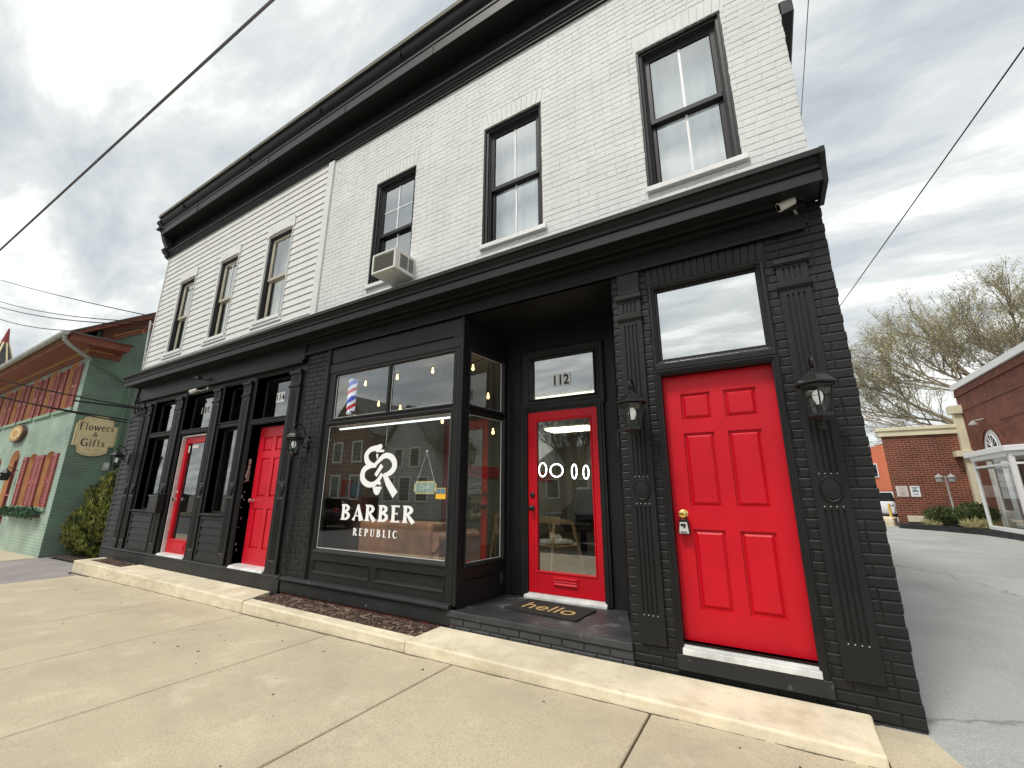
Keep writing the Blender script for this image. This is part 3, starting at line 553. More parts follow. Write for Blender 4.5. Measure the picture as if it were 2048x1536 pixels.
# --- storefront cornice
mb = MB(); mb.px([(.0, 3.63), (-.262, 3.63), (-.262, 3.612), (-.285, 3.612), (-.287, 3.69), (-.277, 3.695), (-.277, 3.704), (-.296, 3.71), (-.3, 3.735), (-.29, 3.74), (-.29, 3.748), (-.3, 3.765), (-.318, 3.785), (-.335, 3.79), (-.35, 3.79), (-.352, 3.832), (-.33, 3.842), (0, 3.87)], -12.41, .0)
mb.build('storefront_cornice', 'black_wood', BLD, smooth=30, label='black cornice between the two storeys')
mb = MB(); mb.px([(.05, 3.6), (-.27, 3.6), (-.3, 3.7), (-.355, 3.785), (-.357, 3.836), (.05, 3.85)], .0, .035); mb.build('cornice_end_cap', 'black_wood', BLD, bevel=.004)
mb = MB(); mb.box(-12.38, -6.34, -.045, .02, 3.3, 3.63); mb.box(-6.34, -.09, -.02, .012, 3.45, 3.63); mb.build('fascia_board', 'black_wood', BLD, bevel=.004)
mb = MB(); mb.px([(.02, 3.44), (-.02, 3.41), (-.045, 3.4), (-.05, 3.425), (-.035, 3.43), (-.035, 3.45), (-.02, 3.46)], -6.34, -.12)
mb.px([(.02, 3.3), (-.06, 3.29), (-.075, 3.3), (-.075, 3.33), (-.05, 3.34), (-.045, 3.35), (.02, 3.35)], -12.1, -6.34); mb.build('fascia_moulding', 'black_wood', BLD, bevel=.003)
mb = MB(); mb.px([(.0, 3.56), (-.09, 3.56), (-.09, 3.6), (-.07, 3.612), (-.12, 3.63), (0, 3.63)], -6.3, -.1); mb.build('bed_moulding', 'black_wood', BLD, bevel=.002)

# --- lower black brickwork
def pier(x0, x1, z0, z1, holes, corner=None, cut=()):
    mb = MB(); mb.plate(x0, x1 - (.004 if corner is not None else 0), 0.0, z1, holes, y=.0085, depth=.12)
    bricks(mb, x0, x1, z0, z1, list(holes) + list(cut), corner=corner, L=.205, h=.068, prot=.008, jit=.0022, joint=.006, u2=.007)
    return mb
DH = (-1.3, -.455, .2, 3.22)
mb = pier(-1.66, 0, -.02, 3.63, [DH], corner=0, cut=[(-1.35, -.4, 3.2, 3.41)]); soldier(mb, -1.33, -.42, 3.235, 3.405, 17, splay=.02, y=-.004)
mb.build('lower_brick_wall', 'black_brick', BLD, label='black painted brick around the big panelled door')
mb = pier(-6.3, -5.79, .3, 3.46, []); mb.build('lower_brick_wall', 'black_brick', BLD, label='narrow black brick pier left of the display window')

# --- six panel doors
def door_leaf(x0, x1, z0, z1, y, m, label=None):
    w = x1 - x0; h = z1 - z0; k = w / .84; cols = ((x0 + .135 * k, x0 + .37 * k), (x1 - .37 * k, x1 - .135 * k)); f = h / 2.03
    rows = ((z0 + .22 * f, z0 + .79 * f), (z0 + .96 * f, z0 + 1.54 * f), (z0 + 1.65 * f, z0 + 1.87 * f))
    holes = [(a, b, c, d) for a, b in cols for c, d in rows]
    mb = MB(); mb.plate(x0, x1, z0, z1, holes, y=y, depth=.02, back=True); mb.rim(x0, x1, z0, z1, y, .04)
    for a, b, c, d in holes:
        e = .013; g = .034; q = y + .0195; p = y + .004
        mb.hexa([(a + e, q, c + e), (b - e, q, c + e), (b - e, q, d - e), (a + e, q, d - e)], [(a + g, p, c + g), (b - g, p, c + g), (b - g, p, d - g), (a + g, p, d - g)])
    return mb.build('door', m, BLD, label=label)
def casing(x0, x1, z0, z1, y=0.0, wd=.06, label=None, full=False, name='door_casing'):
    mb = MB(); pr = [(0, y + .05), (0, y - .008), (.012, y - .012), (.014, y - .02), (.028, y - .022), (.03, y - .03), (wd - .012, y - .03), (wd, y - .02), (wd, y + .012), (wd * .5, y + .05)]
    (mb.frame if full else mb.frame3)(x0, x1, z0, z1, pr); return mb.build(name, 'black_wood', BLD, smooth=20)
def light(x0, x1, z0, z1, yf, yg, m='shop', label=None, name='transom_window', stile=.035, wd=.05):
    """fixed window: moulded frame round the opening and a pane set back at yg"""
    mb = MB(); mb.frame(x0, x1, z0, z1, [(0, yf + .0), (.01, yf - .006), (.02, yf - .02), (wd - .01, yf - .022), (wd, yf - .014), (wd, yf + .01), (0, yf + .012)]) if wd else None
    mb.frame(x0 + stile, x1 - stile, z0 + stile, z1 - stile, [(0, yg - .006), (.008, yg - .016), (stile, yg - .02), (stile, yg + .02), (0, yg + .02)])
    if yg - yf > .05: mb.rim(x0, x1, z0, z1, yf, yg - yf)
    r = mb.build(name, 'black_wood', BLD, label=label)
    s = stile; mb = MB(); mb.poly([(x0 + s, yg, z0 + s), (x1 - s, yg, z0 + s), (x1 - s, yg, z1 - s), (x0 + s, yg, z1 - s)]); mb.build('glass', m, r)
    return r
# big red door on the right
dr = door_leaf(-1.287, -.472, .372, 2.392, .075, 'red_door', 'big red six-panel door at the right corner')
mb = MB(); mb.lathe([(.03, 0), (.032, -.006), (.014, -.012), (.013, -.03), (.026, -.038), (.031, -.052), (.029, -.064), (.018, -.07), (.004, -.071)], (-1.212, .075, 1.272), 20, 'y'); mb.build('knob', 'brass', dr, smooth=50)
mb = MB(); mb.lathe([(.004, 0), (.004, -.004)], (-.875, .075, 1.98), 8, 'y'); mb.build('peephole', 'dark_metal', dr)
mb = MB(); mb.rim(-1.287, -.472, .372, 2.395, .0, .075)
mb.plate(-1.3, -.455, .2, 3.22, [(-1.287, -.472, .372, 2.395), (-1.27, -.485, 2.54, 3.19)], y=.02, depth=.05); mb.build('door_jamb', 'black_wood', BLD)
casing(-1.285, -.474, .3, 2.393, y=-.0, wd=.05)
tr = light(-1.285, -.47, 2.515, 3.195, .0, .05, 'mirror', 'large filmed transom over the big red door', wd=.045, stile=.022)
mb = MB(); mb.poly([(-1.25, .1, 2.53), (-.49, .1, 2.53), (-.49, .1, 3.18), (-1.25, .1, 3.18)]); mb.build('backing_board', 'white_wood', tr)
mb = MB(); mb.box(-1.32, -.43, -.03, .02, 2.44, 2.475); mb.build('mid_rail', 'black_wood', BLD, bevel=.004)
mb = MB(); mb.px([(.1, .372), (.045, .372), (.04, .362), (.01, .358), (.005, .345), (-.03, .338), (-.036, .3), (.1, .3)], -1.29, -.462); th = mb.build('threshold', 'alu', BLD, bevel=.002)
mb = MB(); mb.box(-1.335, -.41, -.032, .02, .195, .298); mb.build('door_plinth', 'black_base', BLD, bevel=.006)

# --- pilasters
def pilaster(x0, x1, zb, group_i, capz=3.17, base=None, y=0.0, label=None, rough=False):
    mb = MB(); w = x1 - x0; n = 4; g = .014; sp = .034; xs = [(x0 + x1) / 2 + (k - 1.5) * sp for k in range(n)]
    fl = [(x - g / 2, x + g / 2, a, b) for x in xs for a, b in ((.54, 1.325), (1.575, 2.895), (3.015, 3.115))]
    f = y - .026; mb.plate(x0, x1, zb, capz, fl, y=f, depth=.012, back=True); mb.rim(x0, x1, zb, capz, f, .03)
    t = .0; mb.px([(y, 2.935), (f - .006, 2.935), (f - .022, 2.955), (f - .022, 2.965), (f - .008, 2.975), (y, 2.975)], x0 - .012, x1 + .012)
    mb.px([(y, 3.125), (f - .01, 3.135), (f - .028, 3.15), (f - .028, 3.185), (f - .01, 3.195), (y, 3.195)], x0 - .014, x1 + .014)
    p = mb.build('pilaster', 'black_wood', BLD, label=label)
    mb = MB(); c = ((x0 + x1) / 2, f, 1.457); m2 = MB(Matrix.Translation(c) @ Matrix.Diagonal((min(1, w / .2) * .84, 1, 1.1, 1)))
    m2.lathe([(.078, 0), (.08, -.008), (.072, -.016), (.066, -.012), (.062, -.012), (.058, -.018), (.02, -.021), (.004, -.021)], (0, 0, 0), 28, 'y'); m2.build('medallion', 'black_wood', p, smooth=35)
    mb = MB()
    for x in xs:
        for z in (.525, 1.59 - .03 + .0, 1.345): mb.lathe([(.004, 0), (.003, -.004)], (x, f, z), 6, 'y')
    mb.build('nail_heads', 'alu', p); return p
pilaster(-.352, -.15, .32, 0, label='fluted pilaster nearest the right corner')
pilaster(-1.6, -1.4, .325, 0, label='fluted pilaster between the glass door porch and the big panelled door')
mb = MB(); mb.box(-1.6, -1.4, -.028, .01, 3.2, 3.405); mb.build('capital_block', 'black_base', BLD, bevel=.004)
for i, (a, b) in enumerate([(-6.615, -6.37), (-7.92, -7.705), (-8.885, -8.665), (-10.32, -10.08), (-11.63, -11.44), (-11.94, -11.76)]):
    pilaster(a, b, .36, 1, y=-.012, label=['fluted pilaster right of the narrow red panelled door', 'fluted pilaster left of the narrow red panelled door', 'fluted pilaster right of the narrow glass door', 'fluted pilaster left of the narrow glass door', 'fluted pilaster of the left pair, on its right', 'fluted pilaster of the left pair, by the black clapboards'][i])

# --- left shopfront
ops = [(-11.33, -10.42, 1.09, 2.47, .12), (-11.33, -10.42, 2.57, 3.2, .12), (-9.93, -8.97, .36, 2.45, .12), (-9.99, -8.95, 2.54, 3.2, .15), (-8.61, -7.93, 1.09, 2.47, .12), (-8.61, -7.95, 2.57, 3.2, .15), (-7.555, -6.67, .35, 2.45, .14), (-7.6, -6.66, 2.54, 3.22, .17)]
mb = MB(); mb.plate(-11.75, -6.29, .3, 3.32, ops, y=.0); mb.build('shopfront_wall', 'black_wood', BLD)
for (a, b, c, d, e), nm in zip(ops, ['display_window', 'transom_window', None, 'transom_window', 'display_window', 'transom_window', None, 'transom_window']):
    if nm: 
        lab = {-11.33: 'far left ', -9.99: 'narrow glass door ', -8.61: 'middle ', -7.6: 'narrow panelled door '}[a] + ('pane' if nm[0] == 'd' else 'transom pane')
        r_ = light(a, b, c, d, .0, e, 'shop', lab, nm, stile=.028, wd=.03)
        if a == -7.6: text('114', .15, 'black_clean', text_bg := r_, 'house_number', (-7.27, e - .008, 2.845), (1, 0, 0), (0, 0, 1), width=.21, bold=.004); mb = MB(); [mb.box(-7.285 + .078 * k, -7.212 + .078 * k, e - .006, e - .003, 2.82, 2.98) for k in range(3)]; mb.build('number_tile', 'white_clean', r_)
        if a == -9.99: text('116', .17, 'ac_dark', r_, 'house_number', (-9.68, e - .008, 2.85), (1, 0, 0), (0, 0, 1), width=.28, bold=.004)
mb = MB(); mb.px([(.0, 1.05), (-.03, 1.055), (-.05, 1.062), (-.05, 1.08), (0, 1.095)], -11.37, -10.4); mb.px([(.0, 1.05), (-.03, 1.055), (-.05, 1.062), (-.05, 1.08), (0, 1.095)], -8.66, -7.9); mb.build('window_sill', 'black_base', BLD, bevel=.003)
for a, b in ((-11.34, -10.4), (-8.64, -7.9)):
    mb = MB(); clap(mb, a + .06, b - .05, .42, 1.0, .125, y=-.004, lip=.02); mb.frame(a + .06, b - .05, .42, 1.0, [(0, 0), (0, -.026), (.045, -.026), (.05, 0)]); mb.build('kick_panel', 'black_wood', BLD, bevel=.002)
casing(-9.93, -8.97, .36, 2.45, wd=.05); casing(-7.555, -6.67, .35, 2.45, wd=.05)
mb = MB(); mb.rim(-9.93, -8.97, .36, 2.45, 0, .1); mb.rim(-7.555, -6.67, .35, 2.45, 0, .14); mb.build('door_jamb', 'black_wood', BLD)
# glass leaf 116
mb = MB(); gx0, gx1 = -9.9, -9.0; mb.plate(gx0, gx1, .4, 2.4, [(gx0 + .11, gx1 - .12, .63, 2.29)], y=.075, depth=.04); mb.rim(gx0, gx1, .4, 2.4, .075, .04); mb.frame(gx0 + .11, gx1 - .12, .63, 2.29, [(0, .075), (0, .068), (.015, .064), (.02, .075)])
d6 = mb.build('door', 'red_door', BLD, label='narrow red glass door on the left'); mb = MB(); mb.poly([(gx0 + .11, .095, .63), (gx1 - .12, .095, .63), (gx1 - .12, .095, 2.29), (gx0 + .11, .095, 2.29)]); mb.build('glass', 'shop', d6)
mb = MB(); mb.box(gx0 - .028, gx0 - .002, .02, .1, .38, 2.43); mb.box(gx0, gx1 + .02, .03, .1, 2.405, 2.43); mb.build('storm_frame', 'alu', BLD)
mb = MB(); mb.box(gx0 + .26, gx1 - .25, .06, .08, .46, .55); mb.box(gx0 + .24, gx1 - .23, .066, .076, .44, .57); mb.build('mail_slot', 'red_door_worn', d6, bevel=.003)
mb = MB(); mb.lathe([(.024, 0), (.026, -.012), (.02, -.018), (.004, -.018)], (gx0 + .055, .075, 1.42), 14, 'y'); mb.lathe([(.026, 0), (.026, -.01), (.012, -.014), (.012, -.03), (.027, -.04), (.027, -.055), (.005, -.06)], (gx0 + .055, .075, 1.29), 14, 'y'); mb.tube([(gx0 + .055, .02, 1.29), (gx0 + .15, .02, 1.29)], .009, 8); mb.build('handle', 'chrome', d6, smooth=45)
mb = MB(); mb.box(gx0 + .125, gx0 + .17, .088, .092, 2.12, 2.25); mb.box(gx0 + .26, gx0 + .5, .088, .092, 2.2, 2.25); mb.build('notice_sticker', 'sign_pale', d6)
mb = MB(); mb.px([(.1, .40), (.03, .40), (-.03, .385), (-.04, .36), (.1, .36)], -9.93, -8.97); mb.build('threshold', 'alu', BLD)
# panelled leaf 114
d4 = door_leaf(-7.5, -6.685, .4, 2.42, .12, 'red_door_worn', 'narrow recessed red six-panel door')
mb = MB(); mb.lathe([(.03, 0), (.03, -.008), (.013, -.012), (.013, -.035), (.028, -.045), (.026, -.066), (.004, -.07)], (-7.44, .12, 1.3), 16, 'y'); mb.build('knob', 'chrome', d4, smooth=45)
mb = MB(); mb.px([(.12, .40), (.05, .40), (-.03, .385), (-.05, .355), (.12, .355)], -7.555, -6.67); mb.build('threshold', 'alu', BLD)
for k, ch in enumerate('123B'): 
    z = 1.86 - .088 * k; mb = MB(); mb.box(-7.549, -7.546, .028, .064, z - .008, z + .062); mb.build('number_tile', 'sign_pale', BLD); text(ch, .07, 'black_clean', BLD, 'jamb_number', (-7.544, .032, z + .002), (0, 1, 0), (0, 0, 1), width=.026 if ch != '1' else .012, bold=.002)
mb = MB(); rn = random.Random(5)
for k in range(13):
    z = rn.choice([rn.uniform(1.3, 2.0), rn.uniform(.5, 1.5)]); y = rn.uniform(.0, .05); mb.box(-7.551, -7.5485, y, y + rn.uniform(.003, .012), z, z + rn.uniform(.006, .06))
mb.build('chipped_paint', 'alu', BLD)
# black clapboards at the left end, lantern wall
mb = MB(); clap(mb, -12.4, -11.93, .36, 3.3, .1, y=-.004, lip=.02); mb.box(-12.5, -12.385, -.02, .3, -.05, 3.6); mb.box(-12.4, -11.7, -.004, .01, .3, 3.3); mb.build('black_clapboards', 'black_wood', BLD)
mb = MB(); mb.px([(.02, .37), (-.035, .365), (-.05, .345), (-.05, .33), (-.04, .32), (-.04, -.06), (.02, -.06)], -12.42, -6.27); mb.build('base_ledge', 'black_base', BLD, bevel=.004)

# --- bay with the big display window
mb = MB(); bh = [(-5.67, -3.52, .71, 2.32), (-5.6, -4.555, 2.375, 3.005), (-4.53, -3.49, 2.375, 3.005), (-5.675, -4.645, .465, .605), (-4.535, -3.55, .465, .605)]
mb.plate(-5.74, -3.41, .35, 3.4, [h + ((.03,) if i < 3 else (.018,)) for i, h in enumerate(bh)], y=-.004)
for h in bh[3:]: mb.poly([(h[0], .014, h[2]), (h[1], .014, h[2]), (h[1], .014, h[3]), (h[0], .014, h[3])]); mb.frame(h[0], h[1], h[2], h[3], [(-.018, .014), (-.006, -.004), (.002, -.012), (.014, -.012), (.018, -.004)])
bay = mb.build('bay_front', 'black_wood', BLD)
mb = MB(); mb.px([(.0, 3.005), (-.006, 3.03), (-.012, 3.05), (-.012, 3.16), (-.004, 3.165), (-.004, 3.19)], -5.74, -3.42); mb.box(-5.81, -5.735, -.02, .02, .36, 3.4); mb.box(-5.775, -5.755, -.03, -.018, .36, 3.4); mb.build('bay_board', 'black_wood', BLD, bevel=.003)
mb = MB(); mb.tube([(-3.405, -.002, .35), (-3.405, -.002, 3.4)], .022, 12); mb.box(-3.52, -3.43, -.012, .02, .36, 3.02); mb.build('corner_post', 'black_wood', BLD, smooth=50)
def pane(x0, x1, z0, z1, y, label, name='display_window', st_=.04, bead=True):
    mb = MB(); mb.frame(x0 + st_, x1 - st_, z0 + st_, z1 - st_, [(0, y), (.004, y - .01), (.012, y - .016), (st_ - .008, y - .03), (st_, y - .034), (st_ + .012, y - .03), (st_ + .012, y + .02), (0, y + .02)])
    r = mb.build(name, 'black_wood', BLD, label=label); mb = MB(); mb.poly([(x0 + st_, y, z0 + st_), (x1 - st_, y, z0 + st_), (x1 - st_, y, z1 - st_), (x0 + st_, y, z1 - st_)]); mb.build('glass', 'shop', r)
    mb = MB(); s = st_ + .004; mb.frame(x0 + s, x1 - s, z0 + s, z1 - s, [(0, y - .002), (.004, y - .006), (.006, y - .002)]); mb.build('glazing_bead', 'alu', r); return r
big = pane(-5.675, -3.515, .705, 2.325, .015, 'big display window with the white barber lettering', st_=.042)
pl = pane(-5.6, -4.555, 2.375, 3.005, .015, 'left upper pane over the lettered window', 'transom_window', .022); prr = pane(-4.53, -3.49, 2.375, 3.005, .015, 'right upper pane over the lettered window', 'transom_window', .022)
fy = .012
mbL = letters('BARBER', lambda u, v, q: (u, fy - .0003 * q, v), -5.235, -4.0, 1.097, .185, .12); mbL.build('lettering', 'white_vinyl', big, recalc=False)
mbL = letters('REPUBLIC', lambda u, v, q: (u, fy - .0003 * q, v), -4.985, -4.255, .927, .082, .34); mbL.build('lettering', 'white_vinyl', big, recalc=False)
BR = [[(-4.626, 1.965, 0.068), (-4.699, 1.953, 0.066), (-4.794, 1.94, 0.063), (-4.854, 1.895, 0.07), (-4.864, 1.847, 0.076), (-4.83, 1.784, 0.079), (-4.75, 1.748, 0.059), (-4.675, 1.748, 0.051)], [(-4.674, 1.744, 0.051), (-4.783, 1.738, 0.059), (-4.876, 1.704, 0.074), (-4.907, 1.639, 0.081), (-4.887, 1.573, 0.081), (-4.811, 1.525, 0.072), (-4.721, 1.516, 0.063), (-4.65, 1.542, 0.059), (-4.602, 1.588, 0.051), (-4.562, 1.642, 0.045)], [(-4.689, 1.756, 0.047), (-4.627, 1.805, 0.055), (-4.565, 1.845, 0.06), (-4.5, 1.855, 0.066), (-4.426, 1.83, 0.074), (-4.375, 1.774, 0.08), (-4.371, 1.71, 0.077), (-4.415, 1.661, 0.069), (-4.489, 1.631, 0.049), (-4.54, 1.625, 0.034)], [(-4.529, 1.641, 0.056), (-4.452, 1.532, 0.086), (-4.325, 1.397, 0.1)], [(-4.7, 1.919, 0.031), (-4.559, 1.912, 0.03)], [(-4.674, 1.882, 0.035), (-4.667, 1.825, 0.018)], [(-4.673, 1.621, 0.053), (-4.574, 1.743, 0.058)], [(-4.607, 1.515, 0.057), (-4.591, 1.551, 0.051)], [(-4.701, 1.477, 0.03), (-4.553, 1.477, 0.029)], [(-4.69, 1.447, 0.028), (-4.57, 1.447, 0.027)], [(-4.674, 1.426, 0.032), (-4.581, 1.426, 0.031)], [(-4.647, 1.408, 0.025), (-4.601, 1.408, 0.024)]]
def smoothp(p):
    if len(p) < 4: return p
    o = []
    for i in range(len(p) - 1):
        a, b, c, d = p[max(i - 1, 0)], p[i], p[i + 1], p[min(i + 2, len(p) - 1)]
        for t in (0, .25, .5, .75): o.append(tuple(.5 * (2 * b[k] + (c[k] - a[k]) * t + (2 * a[k] - 5 * b[k] + 4 * c[k] - d[k]) * t * t + (3 * b[k] - a[k] - 3 * c[k] + d[k]) * t ** 3) for k in range(3)))
    return o + [p[-1]]
mbL = MB(); ribbon(mbL, [([(a, b) for a, b, c in smoothp(s)], [c for a, b, c in smoothp(s)]) for s in BR], lambda u, v, q: (u, fy - .0003 * q, v))
mbL.poly([(-4.626 + .034 * math.cos(2 * math.pi * k / 20), fy - .004, 1.965 + .034 * math.sin(2 * math.pi * k / 20)) for k in range(20)]); mbL.build('shop_emblem', 'white_vinyl', big, recalc=False)
mb = MB(); mb.box(-3.71, -3.575, .004, .007, 1.36, 1.475); mb.build('sticker', 'yellow', big); mb = MB(); mb.box(-3.705, -3.645, .001, .003, 1.415, 1.47); mb.box(-3.638, -3.58, .001, .003, 1.415, 1.47); mb.build('sticker', 'sign_blue', big)
mb = MB(); mb.px([(.02, .375), (-.03, .365), (-.06, .35), (-.062, .325), (-.04, .315), (-.03, .3), (-.03, .175), (.02, .175)], -6.24, -3.44); mb.build('bay_base', 'black_base', BLD, bevel=.005)
mb = MB(); bricks(mb, -6.2, -3.4, .03, .03 + .068 * 3, y=-.012, L=.205, joint=.012); mb.plate(-6.25, -3.4, 0, .3, y=-.003); mb.build('foundation_brick', 'redbrick_raw', BLD, label='bare red foundation brick above the mulch')
# bay side (splayed), porch
ang = math.atan2(.84, .08); S = MB(Matrix.Translation((-3.40, 0, 0)) @ Matrix.Rotation(ang, 4, 'Z')); Ls = .844
S.plate(0.02, Ls, .3, 3.42, [(.12, .75, .7, 2.3, .03), (.12, .74, 2.37, 3.03, .03), (.1, .755, .45, .57, .015)], y=0)
S.poly([(.1, .014, .45), (.755, .014, .45), (.755, .014, .57), (.1, .014, .57)]); S.frame(.1, .755, .45, .57, [(-.02, .014), (-.006, 0), (.002, -.012), (.014, -.012), (.018, 0)]); S.build('bay_side', 'black_wood', BLD)
for z0, z1, a, b, lb in ((.69, 2.31, .11, .76, 'lower side pane facing the porch'), (2.36, 3.04, .11, .75, 'upper side pane facing the porch')):
    S = MB(Matrix.Translation((-3.40, 0, 0)) @ Matrix.Rotation(ang, 4, 'Z')); q = .035
    S.frame(a + q, b - q, z0 + q, z1 - q, [(0, .015), (.01, .0), (q - .008, -.02), (q, -.026), (q + .012, -.02), (q + .012, .02), (0, .03)]); rr = S.build('side_window', 'black_wood', BLD, label=lb)
    S = MB(Matrix.Translation((-3.40, 0, 0)) @ Matrix.Rotation(ang, 4, 'Z')); S.poly([(a + q, .015, z0 + q), (b - q, .015, z0 + q), (b - q, .015, z1 - q), (a + q, .015, z1 - q)]); S.build('glass', 'shop', rr)
    S = MB(Matrix.Translation((-3.40, 0, 0)) @ Matrix.Rotation(ang, 4, 'Z')); S.frame(a + q, b - q, z0 + q, z1 - q, [(-.002, .013), (.003, .006), (.005, .013)]); S.build('glazing_bead', 'alu', rr)
YB = .86
mb = MB(); mb.plate(-3.34, -1.9, .3, 3.44, [(-3.04, -2.15, .33, 2.38, .05), (-3.0, -2.16, 2.52, 3.03, .05)], y=YB); mb.build('porch_wall', 'black_wood', BLD)
mb = MB(); mb.poly([(-1.66, .1, .3), (-1.935, YB, .3), (-1.935, YB, 3.44), (-1.66, .1, 3.44)]); mb.build('porch_cheek', 'black_wood', BLD)
mb = MB(Matrix.Translation((-1.662, 0, 0)) @ Matrix.Rotation(R(-72.3), 4, 'Z')); mb.plate(-.16, -.004, .3, 3.44, y=.008); bricks(mb, -.15, 0, .3, .3 + .068 * 46, y=0, h=.068, jit=.004, joint=.014); mb.build('porch_cheek_brick', 'black_brick', BLD)
mb = MB(); mb.poly([(-3.42, .0, 3.4), (-1.64, .0, 3.4), (-1.9, YB, 3.4), (-3.34, YB, 3.4)]); mb.build('porch_ceiling', 'black_wood', BLD)
mb = MB(); mb.pz([(-3.47, -.035), (-1.655, -.035), (-1.66, .02), (-1.94, YB), (-3.33, YB), (-3.42, .02)], .255, .315); mb.build('porch_step', 'porch', BLD, bevel=.01, seg=2)
mb = MB(); bricks(mb, -3.46, -1.655, .119, .119 + .068 * 2, y=-.02, L=.205, joint=.012, jit=.004); mb.plate(-3.46, -1.655, 0, .255, y=-.008); mb.build('porch_riser', mat('black_chipped_brick', (.045, .046, .05), .6, [(34, .5, .004)], .3, 4, speck=(5, .66, (.2, .055, .035))), BLD)
# glass door 112
mb = MB(); a, b = -3.03, -2.16; yd = .845; mb.plate(a, b, .375, 2.365, [(a + .115, b - .085, .6, 2.25)], y=yd, depth=.04); mb.rim(a, b, .375, 2.365, yd, .04); mb.frame(a + .115, b - .085, .6, 2.25, [(0, yd), (0, yd - .007), (.014, yd - .01), (.02, yd)])
d2 = mb.build('door', 'red_door', BLD, label='red glass door in the porch'); mb = MB(); mb.poly([(a + .115, yd + .02, .6), (b - .085, yd + .02, .6), (b - .085, yd + .02, 2.25), (a + .115, yd + .02, 2.25)]); mb.build('glass', 'doorglass', d2)
mb = MB(); mb.box(-2.735, -2.435, yd - .008, yd, .462, .555); mb.px([(yd - .008, .475), (yd - .02, .47), (yd - .024, .48), (yd - .012, .5), (yd - .022, .505), (yd - .014, .525), (yd - .024, .53), (yd - .024, .545), (yd - .008, .548)], -2.715, -2.455); mb.build('mail_slot', 'red_door', d2, bevel=.002)
mb = MB(); mb.lathe([(.028, 0), (.03, -.012), (.022, -.02), (.004, -.021)], (-2.975, yd, 1.405), 16, 'y'); mb.build('deadbolt', 'dark_metal', d2, smooth=45)
mb = MB(); mb.lathe([(.03, 0), (.03, -.008), (.013, -.014), (.013, -.03), (.027, -.042), (.03, -.056), (.02, -.068), (.004, -.07)], (-2.975, yd, 1.258), 16, 'y'); mb.build('knob', 'dark_metal', d2, smooth=45)
mb = MB(); mb.frame3(-3.035, -2.155, .33, 2.375, [(0, .88), (0, .825), (.012, .82), (.02, .812), (.05, .812), (.055, .818), (.066, .812), (.08, .815), (.08, .87)]); mb.build('door_casing', 'black_wood', BLD, smooth=20)
mb = MB(); mb.frame(-2.985, -2.17, 2.525, 3.02, [(0, .845), (0, .82), (.016, .815), (.03, .83), (.05, .826), (.075, .812), (.105, .808), (.12, .815), (.12, .87), (0, .87)]); tw = mb.build('transom_window', 'black_wood', BLD, label='transom numbered 112 over the porch door', smooth=20)
mb = MB(); mb.poly([(-2.985, .85, 2.525), (-2.17, .85, 2.525), (-2.17, .85, 3.02), (-2.985, .85, 3.02)]); mb.build('glass', M['mirror_b'], tw)
mb = MB(); [mb.box(-2.685 + .076 * k, -2.612 + .076 * k, .842, .845, 2.66, 2.815) for k in range(3)]; mb.build('number_tile', 'white_clean', tw); text('112', .165, 'black_clean', tw, 'house_number', (-2.672, .840, 2.675), (1, 0, 0), (0, 0, 1), width=.195, bold=.004)
mb = MB(); mb.px([(.9, .375), (.86, .373), (.82, .36), (.79, .335), (.79, .316), (.9, .316)], -3.07, -2.13); mb.build('threshold', 'alu', BLD)
mb = MB(); mb.tube([(-.03, .19, 5.79), (.06, .19, 5.83)], .008, 8); mb.lathe([(.03, -.008), (.05, -.004), (.05, .004), (.03, .008)], (.055, .2, 5.86), 16, 'y'); mb.build('pulley_hook', 'aged', BLD)
mb = MB(); mb.tube([(-1.9, -.012, 3.93), (-1.6, -.012, 4.04), (-1.28, -.014, 4.13), (-1.25, -.04, 4.17), (-1.25, -.05, 4.08)], .003, 4); mb.build('loose_wire', 'gbg', BLD)
mb = MB(); mb.box(-.0, .1, .0, 9, 5.52, 5.68); mb.build('side_gutter', 'dark_metal', BLD, bevel=.01)
mb = MB(); mb.tube([(-1.69, .12, 1.96), (-1.7, .1, 1.97), (-1.7, .06, 1.95), (-1.7, .06, 1.82)], .012, 6); mb.build('conduit', 'black_base', BLD)
mb = MB(); mb.tube([(-6.15, -.02, 1.9), (-6.17, -.02, 1.4), (-6.19, -.02, .4)], .009, 6); mb.build('conduit', 'black_base', BLD)
mb = MB(); mb.tube([(-12.28, -.03, 3.72), (-12.24, -.06, 3.55), (-12.3, -.06, 3.3), (-12.2, -.05, 3.05), (-12.05, -.05, 3.0), (-11.7, -.05, 3.03)], .014, 6); mb.tube([(-12.3, -.05, 3.4), (-12.1, -.08, 3.35), (-12.05, -.06, 3.1)], .01, 6); mb.tube([(-11.7, -.04, 3.1), (-11.7, -.04, .4)], .02, 8); mb.build('conduit', 'black_base', BLD)

